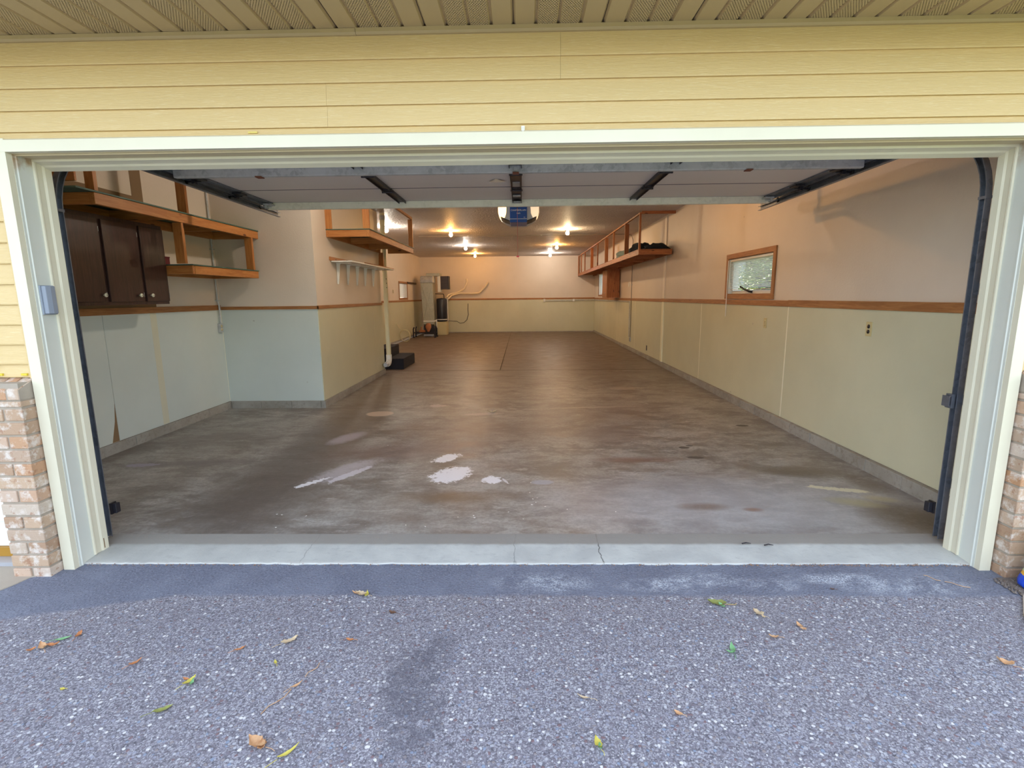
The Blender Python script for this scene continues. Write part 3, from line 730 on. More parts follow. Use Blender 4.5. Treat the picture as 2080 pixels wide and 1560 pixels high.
def track(xc, s, label, name='door_track'):
    """C channel up the jamb, round the bend, back along the ceiling; s = +1 when the open side faces +X"""
    t = thing(name, label, 'door track', (xc, .06, 0))
    path = []
    for z in (0.012, .5, 1.0, 1.5, 1.93): path.append((.075, z, 0))
    R = .385
    for i in range(1, 11):
        a = math.pi/2*i/10; path.append((.075+R*(1-math.cos(a)), 1.93+R*math.sin(a), a))
    yend, zend = 2.72, 2.297; path.append((yend, zend, math.pi/2))
    # section (u along X, v across the channel in the bending plane)
    w_ = .021; sec = [(-.022, -w_), (-.004, -w_), (.008, -w_), (.008, -w_+.006), (.005, -w_+.006), (.005, -w_+.003), (-.019, -w_+.003), (-.019, w_-.003), (.005, w_-.003), (.005, w_-.006), (.008, w_-.006), (.008, w_), (-.022, w_)]
    sec = [(u*s, v) for u, v in sec]
    def seg(idx, nm, mt):
        vs = []; n = len(sec)
        for i in idx:
            y, z, a = path[i]; d = Vector((0, math.sin(a), math.cos(a))); nn = Vector((0, math.cos(a), -math.sin(a)))
            for u, v in sec: vs.append(Vector((xc+u, y, z))+nn*v)
        fs = []
        for i in range(len(idx)-1):
            for k_ in range(n): fs.append((i*n+k_, i*n+(k_+1) % n, (i+1)*n+(k_+1) % n, (i+1)*n+k_))
        fs += [tuple(range(n)), tuple(range((len(idx)-1)*n, len(idx)*n))]
        q = M(); q.add(vs, fs); o = q.build(nm, mt, t)
        return o
    seg(range(0, 5), 'vertical_rail', 'track'); seg(range(4, 15), 'curved_rail', 'track'); seg(range(14, 16), 'horizontal_rail', 'track')
    # angle iron above the horizontal run, hanger at the end, joint plate
    sl = (zend-2.315)/(yend-.46)
    g = M(); g.box(xc-s*.030, xc-s*.026, .46, yend+.02, 2.33, 2.372); g.box(xc-s*.030, xc+s*.006, .46, yend+.02, 2.368, 2.372); g.build('angle_iron', 'track', t)
    g = M(); g.box(xc-s*.032, xc-s*.028, yend-.07, yend-.03, 2.30, CE); g.build('hanger', 'galv', t)
    g = M(); g.box(xc-s*.024, xc+s*.010, .050, .100, 1.915, 1.93); g.build('joint_plate', 'track', t)
    for z in (.35, .84, 1.45):
        g = M(); g.box(xc-s*.05, xc-s*.028, .0, .06, z-.03, z+.03); g.box(xc-s*.055, xc-s*.028, -.002, .006, z-.03, z+.03); g.build('jamb_bracket', 'track', t)
    return t
tl = track(-2.522, 1, 'dark steel roller track on the left side of the opening')
tr_ = track(2.432, -1, 'dark steel roller track on the right side of the opening')
g = M(); g.box(2.405, 2.425, .07, .11, .79, .87); g.box(2.392, 2.407, .075, .105, .80, .805); g.box(2.392, 2.407, .075, .105, .855, .86); g.box(2.389, 2.393, .065, .115, .80, .86); g.build('lock_strike', 'track', tr_)
for nm, xx, s_, lab in (('safety_sensor', -2.514, 1, 'small black door sensor low on the left track'), ('safety_sensor', 2.424, -1, 'small black door sensor low on the right track')):
    k = thing(nm, lab, 'sensor', (xx, .12, .14))
    bx(xx, xx+s_*.012, .10, .14, .15, .22).build('bracket', 'darkmetal', k)
    g = M(); g.box(xx+s_*.012, xx+s_*.036, .105, .14, .155, .215); g.build('sensor_body', 'black', k, bevel=.003)

# ------------------------------------------------------------ opener
op = thing('door_opener', 'blue and silver garage door opener with two lit amber lenses', 'door opener', (-.03, 3.2, 2.25))
def ocx(half, z0=2.27, z1=2.50): return [(-.03-half, z1), (-.03-half, z0+.07), (-.03-half*.62, z0), (-.03+half*.62, z0), (-.03+half, z0+.07), (-.03+half, z1)]
OY = 3.22
g = M(); g.prism([(-.13, 2.50), (-.13, 2.262), (.065, 2.262), (.065, 2.50)], 1, OY, OY+.34); g.build('housing', 'blue', op, bevel=.008)
g = M(); g.prism([(-.262, 2.50), (-.262, 2.37), (-.23, 2.325), (-.13, 2.268), (.065, 2.268), (.165, 2.325), (.20, 2.37), (.20, 2.50)], 1, OY+.30, OY+.48); g.build('rear_housing', 'silver', op, bevel=.006)
def lens(xs, nm, mt):
    g = M(); g.prism(xs, 1, OY+.01, OY+.31); g.build(nm, mt, op, bevel=.006)
lens([(-.262, 2.49), (-.262, 2.37), (-.248, 2.335), (-.19, 2.308), (-.172, 2.36), (-.165, 2.49)], 'light_lens', 'lens')
lens([(.20, 2.49), (.20, 2.37), (.187, 2.335), (.13, 2.308), (.108, 2.36), (.100, 2.49)], 'light_lens', 'lens2')
g = M(); g.prism([(-.165, 2.49), (-.172, 2.36), (-.19, 2.308), (-.13, 2.285), (-.13, 2.49)], 1, OY+.005, OY+.31); g.build('side_cheek', 'silver', op)
g = M(); g.prism([(.10, 2.49), (.108, 2.36), (.13, 2.308), (.065, 2.285), (.065, 2.49)], 1, OY+.005, OY+.31); g.build('side_cheek', 'silver', op)
g = M(); g.prism([(-.235, 2.325), (-.19, 2.295), (-.10, 2.268), (.04, 2.268), (.125, 2.295), (.172, 2.325)], 1, OY+.012, OY+.30); g.build('bottom_grille', 'black', op)
bx(-.128, .063, OY-.003, OY, 2.298, 2.302).build('trim_line', 'white', op)
for i in (0, 1): bx(-.12+.12*i, -.10+.12*i, OY+.1, OY+.13, 2.50, CE).build('hanger_strap', 'galv', op)
def text(body, x, y, z, size, parent, mat):
    c = bpy.data.curves.new('lettering', 'FONT'); c.body = body; c.size = size; c.align_x = 'CENTER'; c.extrude = .0006
    tmp = bpy.data.objects.new('tmp', c); COL.objects.link(tmp); bpy.context.view_layer.update()
    me = bpy.data.meshes.new_from_object(tmp.evaluated_get(bpy.context.evaluated_depsgraph_get())); bpy.data.objects.remove(tmp)
    me.materials.clear(); me.materials.append(MT[mat])
    o = bpy.data.objects.new('lettering', me); COL.objects.link(o)
    o.parent = parent; o.location = Vector((x, y, z))-root_loc(parent); o.rotation_euler = (math.pi/2, 0, 0); return o
text('CHAMBERLAIN', -.0325, OY-.001, 2.385, .026, op, 'white'); text('WiFi', -.0325, OY-.001, 2.352, .022, op, 'white'); text('HD', .035, OY-.001, 2.312, .013, op, 'white')
rl = thing('opener_rail', 'thin dark opener rail running above the raised door', 'rail', (-.04, 1.7, 2.45))
g = M(); g.box(-.055, -.025, .02, 3.21, 2.455, 2.49); g.build('rail_bar', 'darkmetal', rl)
g = M(); g.box(-.05, -.03, 2.44, 2.62, 2.41, 2.455); g.build('trolley', 'black', rl)
g = M(); g.tube([(-.04, 2.52, 2.42), (-.04, 2.47, 2.39), (-.04, 2.448, 2.35), (-.04, 2.446, 2.29)], .005, 8); g.build('door_arm', 'darkmetal', rl)
cd = thing('release_cord', 'thin red emergency pull cord with red handle', 'cord', (-.04, 2.6, 1.83))
g = M(); g.tube([(-.04, 2.58, 2.42), (-.04, 2.585, 2.2), (-.038, 2.59, 1.845)], .0022, 6); g.build('cord', simple('cord_red', '#b0605c', .8), cd)
g = M(); g.box(-.052, -.026, 2.583, 2.597, 1.832, 1.846); g.build('handle', 'red', cd, bevel=.003)
g = M(); g.tube([(-.037, 2.59, 1.832), (-.034, 2.592, 1.822), (-.028, 2.595, 1.812)], .0012, 6); g.build('tag_string', 'darkmetal', cd)

# ------------------------------------------------------------ chair rails and window frames
def rail(name, boxes, label):
    g = M()
    for b in boxes: g.box(*b)
    return struct(g.build(name, 'oak_y', bevel=.002), label, 'chair rail')
rail('trim_2', [(XL, XL+.02, .02, 2.55, 1.300, 1.364), (XL, XL+.0195, 2.551, 3.76, 1.300, 1.362)], 'brown wood chair rail on the near left wall')
g = M(); g.box(XL+.02, -2.60, 3.76, 3.78, 1.300, 1.340); struct(g.build('trim_3', 'oak_x', bevel=.002), 'brown wood chair rail across the boxed wall', 'chair rail')
rail('trim_4', [(-2.62, -2.60, 3.76, 6.8, 1.300, 1.345)], 'brown wood chair rail along the side of the boxed wall')
rail('trim_5', [(XR-.02, XR, .02, 2.73, 1.300, 1.368), (XR-.0195, XR, 2.731, 7.7, 1.300, 1.364), (XR-.019, XR, 7.701, YB, 1.298, 1.360)], 'brown wood chair rail along the right wall')
g = M(); g.box(-2.85, XR, YB-.02, YB, 1.315, 1.372); struct(g.build('trim_6', 'oak_x', bevel=.002), 'brown wood chair rail on the back wall', 'chair rail')
rail('trim_7', [(-3.94, -3.92, 7.0, YB, 1.29, 1.345)], 'brown wood chair rail on the rear left wall')
def winframe(name, label, x, s, W, fw, mat):
    """s: direction towards the room"""
    y0, y1, z0, z1 = W; t = thing(name, label, 'window', (x, (y0+y1)/2, z0)); struct(t)
    for nm, b, mt in (('frame_board', (y0-fw, y1+fw, z1, z1+fw), 'y'), ('frame_board', (y0-fw, y1+fw, z0-fw, z0), 'y'), ('frame_board', (y0-fw, y0, z0, z1), 'z'), ('frame_board', (y1, y1+fw, z0, z1), 'z')):
        bx(x, x+s*.018, b[0], b[1], b[2], b[3]).build(nm, mat+mt, t, bevel=.002)
    for b in ((y0, y1, z1-.006, z1), (y0, y1, z0, z0+.006)):
        bx(x-s*.14, x, *b).build('reveal', 'oak_y', t)
    for b in ((y0, y0+.006, z0, z1), (y1-.006, y1, z0, z1)):
        bx(x-s*.14, x, *b).build('reveal', 'white', t)
    return t
w1 = winframe('window_1', 'small window with wood frame and white blinds on the right wall', XR, -1, W1, .062, 'oak_')
y0, y1, z0, z1 = W1
g = M(); xo = XR+.055
for b in ((y0+.006, y1-.006, z0+.006, z0+.05), (y0+.006, y1-.006, z1-.05, z1-.006), (y0+.006, y0+.05, z0+.05, z1-.05), (y1-.05, y1-.006, z0+.05, z1-.05)): g.box(xo-.01, xo+.03, *b)
g.build('sash', 'white', w1, bevel=.002)
bx(xo+.008, xo+.012, y0+.05, y1-.05, z0+.05, z1-.05).build('pane', 'glass', w1)
g = M(); g.box(XR+.012, XR+.037, y0+.01, y1-.01, z1-.034, z1-.008); g.build('blind_headrail', 'white', w1)
zz_ = z1-.045; 
while zz_ > z0+.075:
    g = M(); g.prism([(XR+.012, zz_+.0045), (XR+.0245, zz_+.001), (XR+.037, zz_-.004), (XR+.037, zz_-.0032), (XR+.0245, zz_+.002), (XR+.012, zz_+.0053)], 1, y0+.012, y1-.012); g.build('blind_slat', 'white', w1)
    zz_ -= .0155
g = M(); g.box(XR+.013, XR+.036, y0+.012, y1-.012, z0+.058, z0+.066); g.build('blind_bottom_rail', 'white', w1)
g = M()
for yy in (y0+.2, (y0+y1)/2, y1-.2): g.tube([(XR+.0245, yy, z0+.06), (XR+.0245, yy, z1-.03)], .0008, 5)
g.build('blind_cord', 'white', w1)
g = M(); g.tube([(XR-.02, y1-.02, z1-.02), (XR-.025, y1-.03, z0-.30)], .005, 8); g.build('blind_wand', 'white', w1)
g = M(); g.tube([(XR+.045, 3.74, z0+.03), (XR+.01, 3.76, z0+.035), (XR-.01, 3.85, z0+.06), (XR-.012, 3.97, z0+.095)], [.018, .013, .010, .012], 10); g.build('crank_handle', 'darkmetal', w1)
w2 = winframe('window_2', 'narrow bright window deep on the right wall', XR, -1, W2, .05, 'oak_')
bx(XR+.09, XR+.1, W2[0], W2[1], W2[2], W2[3]).build('pane', 'frost', w2)
w3 = winframe('window_3', 'small window with vertical blinds deep on the left wall', -3.94, 1, W3, .055, 'oak_')
bx(-4.05, -4.04, W3[0], W3[1], W3[2], W3[3]).build('pane', 'frost', w3)
for i in range(14):
    yy = W3[0]+.05+i*.078; g = M(); g.box(-4.01, -4.005, yy, yy+.05, W3[2]+.02, W3[3]-.01); g.build('blind_vane', 'white', w3)
tag(bx(-3.94, -3.90, 14.95, 16.4, 1.90, 1.965).build('wall_bracket_board', 'dark_y', bevel=.003), 'dark board fixed to the wall beside the left window', 'board')

# ------------------------------------------------------------ cabinet on the left wall
cb = thing('wall_cabinet', 'dark brown three door wall cabinet under the left shelf', 'cabinet', (-3.72, 1.7, 1.40))
CX, C0z, C1z = -3.585, 1.395, 2.150
g = M(); g.box(XL, CX, .95, .968, C0z, C1z); g.box(XL, CX, 2.365, 2.383, C0z, C1z); g.box(XL, CX, .968, 2.365, C0z+.02, C0z+.038); g.box(XL, CX, .968, 2.365, C1z-.018, C1z); g.box(XL, XL+.006, .968, 2.365, C0z, C1z); g.build('carcass', 'dark_z', cb)
g = M(); g.box(CX, CX+.018, .95, 2.383, C0z, C0z+.045); g.box(CX, CX+.018, .95, 2.383, C1z-.05, C1z)
for a, b in ((.95, .99), (1.565, 1.635), (2.005, 2.075), (2.34, 2.383)): g.box(CX, CX+.018, a, b, C0z+.045, C1z-.05)
g.build('face_frame', 'dark_z', cb)
for (a, b, ky) in ((.98, 1.585, 1.548), (1.625, 2.022, 1.958), (2.060, 2.372, 2.108)):
    d = bx(CX+.019, CX+.036, a, b, C0z+.028, C1z-.035).build('cabinet_door', 'dark_z', cb, bevel=.003)
    q = M(); q.lathe((CX+.036, ky, 1.480), [(.006, 0), (.006, .010), (.016, .016), (.018, .022), (.016, .027), (.007, .030), (0, .030)], (1, 0, 0), 16); q.build('knob', 'porcelain', d)
    q = M(); q.lathe((CX+.0655, ky, 1.480), [(0, .001), (.005, .001), (.005, .0)], (1, 0, 0), 10); q.build('knob_screw', 'darkmetal', d)
    for hz in (C0z+.09, C1z-.12):
        q = M(); q.tube([(CX+.03, b+.005, hz-.02), (CX+.03, b+.005, hz+.02)], .004, 8); q.build('hinge_pin', 'galv', d)
# ------------------------------------------------------------ shelf unit left
sh = thing('wall_shelf', 'two tier pine lumber shelf with green boards on the left wall', 'shelf', (-3.6, 2.5, 1.68))
def lum(b, ax, parent, nm, pal='pine_'): return bx(*b).build(nm, pal+ax, parent, bevel=.003)
lum((-3.338, -3.30, 1.29, 3.77, 2.175, 2.263), 'y', sh, 'front_beam'); lum((XL, XL+.038, 1.29, 3.77, 2.175, 2.263), 'y', sh, 'back_beam')
for yy in (1.29, 2.1, 2.95, 3.72): lum((XL+.038, -3.338, yy, yy+.038, 2.175, 2.263), 'x', sh, 'cross_beam')
bx(XL, -3.292, 1.12, 3.77, 2.2635, 2.2755).build('shelf_board', 'green_ply', sh)
lum((-3.338, -3.30, 2.44, 3.70, 1.690, 1.774), 'y', sh, 'front_beam'); lum((XL, XL+.038, 2.44, 3.70, 1.690, 1.774), 'y', sh, 'back_beam')
for yy in (2.40, 3.66): lum((XL+.038, -3.302, yy, yy+.038, 1.690, 1.774), 'x', sh, 'cross_beam')
bx(XL, -3.292, 2.395, 3.705, 1.775, 1.787).build('shelf_board', 'green_ply', sh)
lum((-3.392, -3.303, 2.30, 2.338, 1.787, 2.175), 'z', sh, 'post'); 
lum((-3.392, -3.303, 3.60, 3.638, 1.787, 2.175), 'z', sh, 'post')
lum((-3.40, -3.312, 2.42, 2.458, 2.276, CE), 'z', sh, 'post'); lum((-3.37, -3.30, 1.30, 1.338, 2.276, CE), 'z', sh, 'post')
lum((XL, -3.36, 1.20, 1.22, 2.33, 2.52), 'x', sh, 'brace_board')
k = thing('red_tin', 'dark red tin tucked beside the cabinet on the lower shelf', 'tin', (-3.78, 2.6, 1.787))
bx(-3.84, -3.74, 2.52, 2.72, 1.787, 1.875).build('tin_body', 'darkred', k, bevel=.006); bx(-3.842, -3.738, 2.518, 2.722, 1.872, 1.885).build('lid', 'darkred', k, bevel=.003)

# ------------------------------------------------------------ electrical
def conduit(name, label, pts, r=.011, mat='galv', group=None, straps=()):
    t = thing(name, label, 'conduit', pts[-1]); g = M(); g.tube(pts, r, 8); g.build('tube', mat, t)
    for p in straps:
        bx(p[0]-.02, p[0]+.02, p[1]-.02, p[1]+.02, p[2]-.008, p[2]+.008).build('strap', 'galv', t)
    return t
conduit('conduit', 'thin metal conduit running down the near left wall corner', [(XL+.02, 3.70, CE), (XL+.02, 3.70, 1.42), (XL+.035, 3.70, 1.36), (XL+.035, 3.70, 1.13)], straps=[(XL+.02, 3.70, 1.42), (XL+.02, 3.70, 2.05)])
def outlet(label, x, s, y, z, box=False, nm='wall_outlet', mat='ivory', dark=True):
    t = thing(nm, label, 'outlet', (x, y, z-.057)); d = .03 if box else .006
    bx(x, x+s*d, y-.036, y+.036, z-.058, z+.058).build('box' if box else 'plate', 'galv' if box else mat, t, bevel=.002)
    for dz in (-.021, .021):
        g = M(); g.lathe((x+s*d, y, z+dz), [(.0165, 0), (.0165, .003), (0, .003)], (s, 0, 0), 12); g.build('socket', 'darkmetal' if dark else 'ivory', t)
    g = M(); g.lathe((x+s*(d), y, z), [(.003, 0), (.003, .004), (0, .004)], (s, 0, 0), 8); g.build('screw', 'galv', t)
    return t
outlet('grey metal outlet box on the near left wall conduit', XL+.01, 1, 3.70, 1.075, box=True, dark=False)
outlet('ivory wall outlet with two dark sockets on the near right wall', XR-.008, -1, 1.437, 1.145)
outlet('blank ivory outlet plate under the right window', XR-.008, -1, 3.225, 1.103, dark=False)
outlet('white outlet box low at the end of the right wall conduit', XR-.008, -1, 10.57, .30, box=True)
outlet('small dark outlet low on the far right wall', XR-.008, -1, 8.82, .255, mat='darkmetal')
outlet('ivory switch plate on the rear left wall', -3.932, 1, 12.98, 1.62, dark=True)
conduit('conduit', 'long conduit crossing the ceiling and dropping down the right wall', [(-2.6, 10.5, CE-.014), (2.62, 10.5, CE-.014), (2.76, 10.5, CE-.04), (XR-.02, 10.55, CE-.16), (XR-.02, 10.57, .36)], .009, 'conduit_dark', straps=[(XR-.02, 10.57, 1.70), (-1.35, 10.5, CE-.012), (.5, 10.5, CE-.012)])
conduit('conduit', 'conduit run along the back wall turning onto the right wall', [(.92, YB-.04, 1.26), (2.0, YB-.04, 1.26), (2.02, YB-.04, 1.275), (XR-.05, YB-.04, 1.275), (XR-.035, YB-.06, 1.275), (XR-.035, 10.7, 1.275), (XR-.035, 10.66, 1.25), (XR-.035, 10.66, .36)], .012)
k = thing('junction_box', 'white junction box on the back wall under the chair rail', 'junction box', (.88, YB, 1.25)); bx(.84, .91, YB-.06, YB-.01, 1.22, 1.33).build('box_body', 'white', k, bevel=.004); bx(.85, .90, YB-.064, YB-.06, 1.23, 1.32).build('cover', 'white', k)
k = thing('junction_box', 'small white box on the back wall near the right corner', 'junction box', (2.02, YB, 1.25)); bx(1.98, 2.05, YB-.06, YB-.01, 1.22, 1.32).build('box_body', 'white', k, bevel=.004); bx(1.99, 2.04, YB-.064, YB-.06, 1.23, 1.31).build('cover', 'white', k)
k = thing('light_switch', 'white light switch on the right wall above the chair rail', 'switch', (XR, 11.0, 1.63)); bx(XR-.012, XR, 10.92, 11.0, 1.66, 1.78).build('plate', 'white', k, bevel=.002); bx(XR-.02, XR-.012, 10.955, 10.965, 1.71, 1.73).build('toggle', 'white', k)
bt = thing('batten', 'pale vertical batten on the right wall near the shelf end', 'batten', (XR, 7.55, .1))
bx(XR-.030, XR-.008, 7.50, 7.61, .104, 1.300).build('lower_strip', simple('batten_paint', '#f4efd0', .5), bt, bevel=.002); bx(XR-.024, XR, 7.50, 7.61, 1.368, CE-.02).build('upper_strip', simple('batten_paint_pink', '#efe2d0', .5), bt, bevel=.002)

# ------------------------------------------------------------ centre-left shelf on boxed wall
cs = thing('hanging_shelf', 'pine lumber shelf with green board hung on the boxed wall', 'shelf', (-2.3, 5.6, 2.24))
lum((-2.62, -2.582, 4.25, 6.80, 2.245, 2.335), 'y', cs, 'back_beam'); lum((-2.068, -2.03, 4.25, 7.05, 2.245, 2.335), 'y', cs, 'front_beam')
lum((-2.582, -2.068, 4.25, 4.288, 2.245, 2.335), 'x', cs, 'cross_beam')
for yy in (5.15, 6.05): lum((-2.582, -2.068, yy, yy+.038, 2.245, 2.333), 'x', cs, 'cross_beam')
lum((-2.49, -2.068, 6.95, 6.988, 2.245, 2.333), 'x', cs, 'cross_beam')
M().box(-2.62, -2.022, 4.245, 6.80, 2.3355, 2.3475).box(-2.49, -2.022, 6.8001, 7.055, 2.3355, 2.3475).build('shelf_board', 'green_ply', cs)
lum((-2.118, -2.03, 4.25, 4.288, 2.348, CE), 'z', cs, 'post'); lum((-2.108, -2.03, 7.01, 7.048, 2.348, 2.86), 'z', cs, 'post')
lum((-2.068, -2.03, 4.29, 7.05, 2.862, 2.90), 'y', cs, 'top_rail')
lum((-2.62, -2.535, 4.25, 4.27, 2.348, CE), 'z', cs, 'wall_post')
lum((-2.612, -2.525, 6.74, 6.778, 1.99, 2.245), 'z', cs, 'support_post')
bs = thing('bracket_shelf', 'thin white shelf on five slim white brackets under the pine shelf', 'shelf', (-2.5, 5.5, 1.9))
lum((-2.62, -2.602, 4.30, 5.9, 1.945, 1.995), 'y', bs, 'wall_cleat')
g = M(); g.box(-2.61, -2.32, 4.35, 6.68, 1.925, 1.943); g.build('shelf_board', 'white', bs, bevel=.002)
lum((-2.34, -2.318, 4.95, 6.68, 1.943, 1.955), 'y', bs, 'edge_strip')
for yy in (4.55, 4.97, 5.40, 5.82, 6.28):
    g = M(); g.box(-2.612, -2.604, yy-.010, yy+.010, 1.63, 1.925); g.box(-2.604, -2.40, yy-.008, yy+.008, 1.917, 1.925)
    g.prism([(-2.604, 1.63), (-2.594, 1.63), (-2.575, 1.78), (-2.562, 1.90), (-2.55, 1.917), (-2.604, 1.917)], 1, yy-.004, yy+.004)
    g.build('shelf_bracket', 'white', bs)
# standpipe
sp = thing('drain_pipe', 'cream plastic pipe standing at the corner of the boxed wall', 'pipe', (-2.56, 6.86, .2))
g = M(); g.tube([(-2.555, 6.90, .27), (-2.555, 6.90, CE)], .044, 16); g.build('pipe_run', 'pvc', sp)
g = M(); g.tube([(-2.555, 6.90, 2.84), (-2.555, 6.90, 2.92)], .052, 16); g.build('coupling', 'galv', sp)
g = M(); g.tube([(-2.555, 6.90, .36), (-2.555, 6.90, .27), (-2.555, 6.87, .22), (-2.55, 6.80, .20), (-2.548, 6.72, .20)], .053, 16); g.build('elbow', 'white', sp)
g = M(); g.tube([(-2.549, 6.73, .20), (-2.55, 6.60, .20)], [.046, .040], 16); g.build('stub', 'silver', sp)
for z in (1.62, 1.70, 1.78):
    g = M(); g.lathe((-2.525, 6.868, z), [(.008, 0), (.008, .004), (0, .004)], (.7, -.7, 0), 8); g.build('hole_plug', 'black', sp)
# black steps
st = thing('step_stool', 'black carpeted two step unit at the corner of the boxed wall', 'steps', (-2.6, 7.8, .018))
bx(-2.70, -2.37, 7.30, 8.36, .017, .235).build('lower_step', 'carpet', st, bevel=.012)
bx(-3.02, -2.705, 7.32, 8.36, .017, .430).build('upper_step', 'carpet', st, bevel=.012)
# coiled cable
cc = thing('coiled_cable', 'cream cable coiled at the foot of the rear left wall', 'cable', (-3.83, 13.5, .04))
g = M(); pts = []
for i in range(70):
    a = i/70*2*math.pi*3.2; r = .19+.012*math.sin(i*.7); pts.append((-3.74+r*.85*math.cos(a), 13.45+.012*(i/70*6)-.25*(r*math.sin(a)), .235+r*math.sin(a)))
g.tube(pts, .009, 6); g.build('coil', 'pvc', cc)
g = M(); g.tube([(-3.80, 13.42, .42), (-3.88, 13.3, .50), (-3.90, 13.1, .62)], .008, 6); g.build('loose_end', 'pvc', cc)

# ------------------------------------------------------------ furnace corner
fd = thing('sheet_metal_duct', 'pale sheet metal air duct with cross brace in the back left corner', 'duct', (-3.45, 16.1, .45))
def taper(x0, x1, X0, X1, y0, y1, z0, z1):
    return M().add([(x0, y0, z0), (x1, y0, z0), (x1, y1, z0), (x0, y1, z0), (X0, y0, z1), (X1, y0, z1), (X1, y1, z1), (X0, y1, z1)], [(0, 3, 2, 1), (4, 5, 6, 7), (0, 1, 5, 4), (1, 2, 6, 5), (2, 3, 7, 6), (3, 0, 4, 7)])
FY = 15.9
taper(-3.60, -3.20, -3.66, -3.22, FY, FY+.6, .58, 1.95).build('duct_body', 'duct', fd, bevel=.01)
g = M(); g.tube([(-3.655, FY-.004, 1.92), (-3.21, FY-.004, .62)], .008, 4); g.tube([(-3.225, FY-.004, 1.92), (-3.595, FY-.004, .62)], .006, 4); g.build('cross_brace', 'duct', fd)
g = M(); g.prism([(FY-.01, 1.95), (FY-.01, 2.05), (FY+.06, 2.17), (FY+.16, 2.20), (FY+.6, 2.20), (FY+.6, 1.95)], 0, -3.67, -3.21); g.build('duct_hood', 'galv', fd, bevel=.02)
bx(-3.61, -3.19, FY-.015, FY+.6, .55, .60).build('duct_collar', 'white', fd, bevel=.005)
g = M(); g.prism([(FY, .56), (FY, .46), (FY+.12, .40), (FY+.6, .40), (FY+.6, .56)], 0, -3.59, -3.21); g.build('duct_boot', 'duct', fd)
bx(-3.50, -3.00, FY+.32, FY+.8, 2.20, 2.30).build('duct_plenum', 'duct', fd, bevel=.008); bx(-3.10, -3.0, FY+.4, FY+.8, 1.62, 2.20).build('flue', 'white', fd, bevel=.006)
bx(-3.60, -3.20, FY+.05, FY+.62, .045, .40).build('blower_box', 'black', fd)
wh = thing('wall_heater', 'dark louvred heater box high in the back left corner', 'heater', (-2.85, 16.3, 1.72))
g = M(); g.box(-3.02, -2.73, 16.35, 16.75, 1.72, 2.20); g.build('heater_body', simple('heater_brown', '#5b4c48', .5, .3), wh, bevel=.01)
for i in range(9): bx(-3.01, -2.74, 16.342, 16.352, 1.76+i*.047, 1.785+i*.047).build('louvre', 'darkmetal', wh)
bx(-2.735, -2.70, 16.34, 16.75, 1.72, 2.20).build('side_cap', 'black', wh, bevel=.004)
tk = thing('water_heater', 'dark blue black cylindrical tank on the beige cabinet', 'tank', (-2.99, 16.4, .53))
g = M(); g.lathe((-2.99, 16.42, .545), [(0, 0), (.19, 0), (.195, .02), (.195, .80), (.18, .84), (0, .86)], (0, 0, 1), 24); g.build('tank_body', 'navy', tk)
g = M(); g.lathe((-2.99, 16.42, .60), [(.197, 0), (.199, .015), (.197, .03)], (0, 0, 1), 24); g.build('band', 'white', tk)
g = M(); g.tube([(-3.2, 16.3, 1.56), (-2.9, 16.3, 1.55), (-2.88, 16.32, 1.50), (-2.88, 16.34, 1.39)], .014, 8); g.build('top_pipe', 'black', tk)
g = M(); g.tube([(-2.77, 16.4, 1.38), (-2.77, 16.4, .62), (-2.78, 16.42, .56)], .016, 8); g.build('side_pipe', 'white', tk)
bc = thing('beige_cabinet', 'beige metal cabinet standing under the dark tank', 'cabinet', (-3.02, 16.4, .04))
bx(-3.19, -2.80, 16.22, 16.65, .045, .53).build('cabinet_body', 'beige', bc, bevel=.008); bx(-3.11, -2.81, 16.212, 16.222, .075, .50).build('front_panel', 'beige', bc, bevel=.003); bx(-3.185, -3.15, 16.19, 16.22, .30, .62).build('corner_bracket', 'white', bc)
pp = thing('twin_pipe', 'two cream pipes rising from the tank along the back wall', 'pipe', (-2.6, 17.2, 1.45))
yb = 17.30
g = M(); g.tube([(-2.83, 16.6, 1.42), (-2.80, 17.0, 1.52), (-2.72, yb, 1.56), (-2.45, yb, 1.62), (-2.22, yb, 1.75), (-2.12, yb, 2.02), (-2.13, yb, 2.12)], .032, 8); g.build('pipe_run', 'copper', pp)
g = M(); g.tube([(-2.80, 16.7, 1.36), (-2.72, yb, 1.50), (-2.4, yb, 1.58), (-1.98, yb, 1.56), (-1.65, yb, 1.58), (-1.45, yb, 1.78), (-1.30, yb, 2.0)], .032, 8); g.build('pipe_run', 'copper', pp)
hs = thing('rubber_hose', 'thin dark hose hanging in a loop by the tank', 'hose', (-2.4, 17.3, .8))
g = M(); g.tube([(-2.10, 17.33, 1.18), (-2.11, 17.33, .95), (-2.10, 17.32, .75), (-2.16, 17.30, .55), (-2.28, 17.28, .44), (-2.42, 17.26, .42), (-2.54, 17.2, .50), (-2.62, 16.9, .52), (-2.78, 16.46, .56)], .010, 6); g.build('hose_run', 'darkmetal', hs)
fg = thing('fireplace_grate', 'black iron fireplace grate on the floor by the duct', 'grate', (-3.45, 15.3, .04))
zf = fz(15.3)
for y in (15.15, 15.55):
    for xx in (-3.82, -3.06):
        g = M(); g.tube([(xx, y, zf), (xx, y, .33), (xx+(.03 if xx < -3.5 else -.03), y, .40)], .022, 8); g.lathe((xx, y, zf+.0), [(.0, 0), (.04, 0), (.035, .03), (.015, .06)], (0, 0, 1), 10); g.build('leg', 'iron', fg)
for xx in (-3.82, -3.06): M().tube([(xx, 15.15, .20), (xx, 15.55, .20)], .016, 8).build('side_bar', 'iron', fg)
for i in range(5): M().tube([(-3.82, 15.15+.1*i, .20), (-3.06, 15.15+.1*i, .20)], .016, 8).build('grate_bar', 'iron', fg)
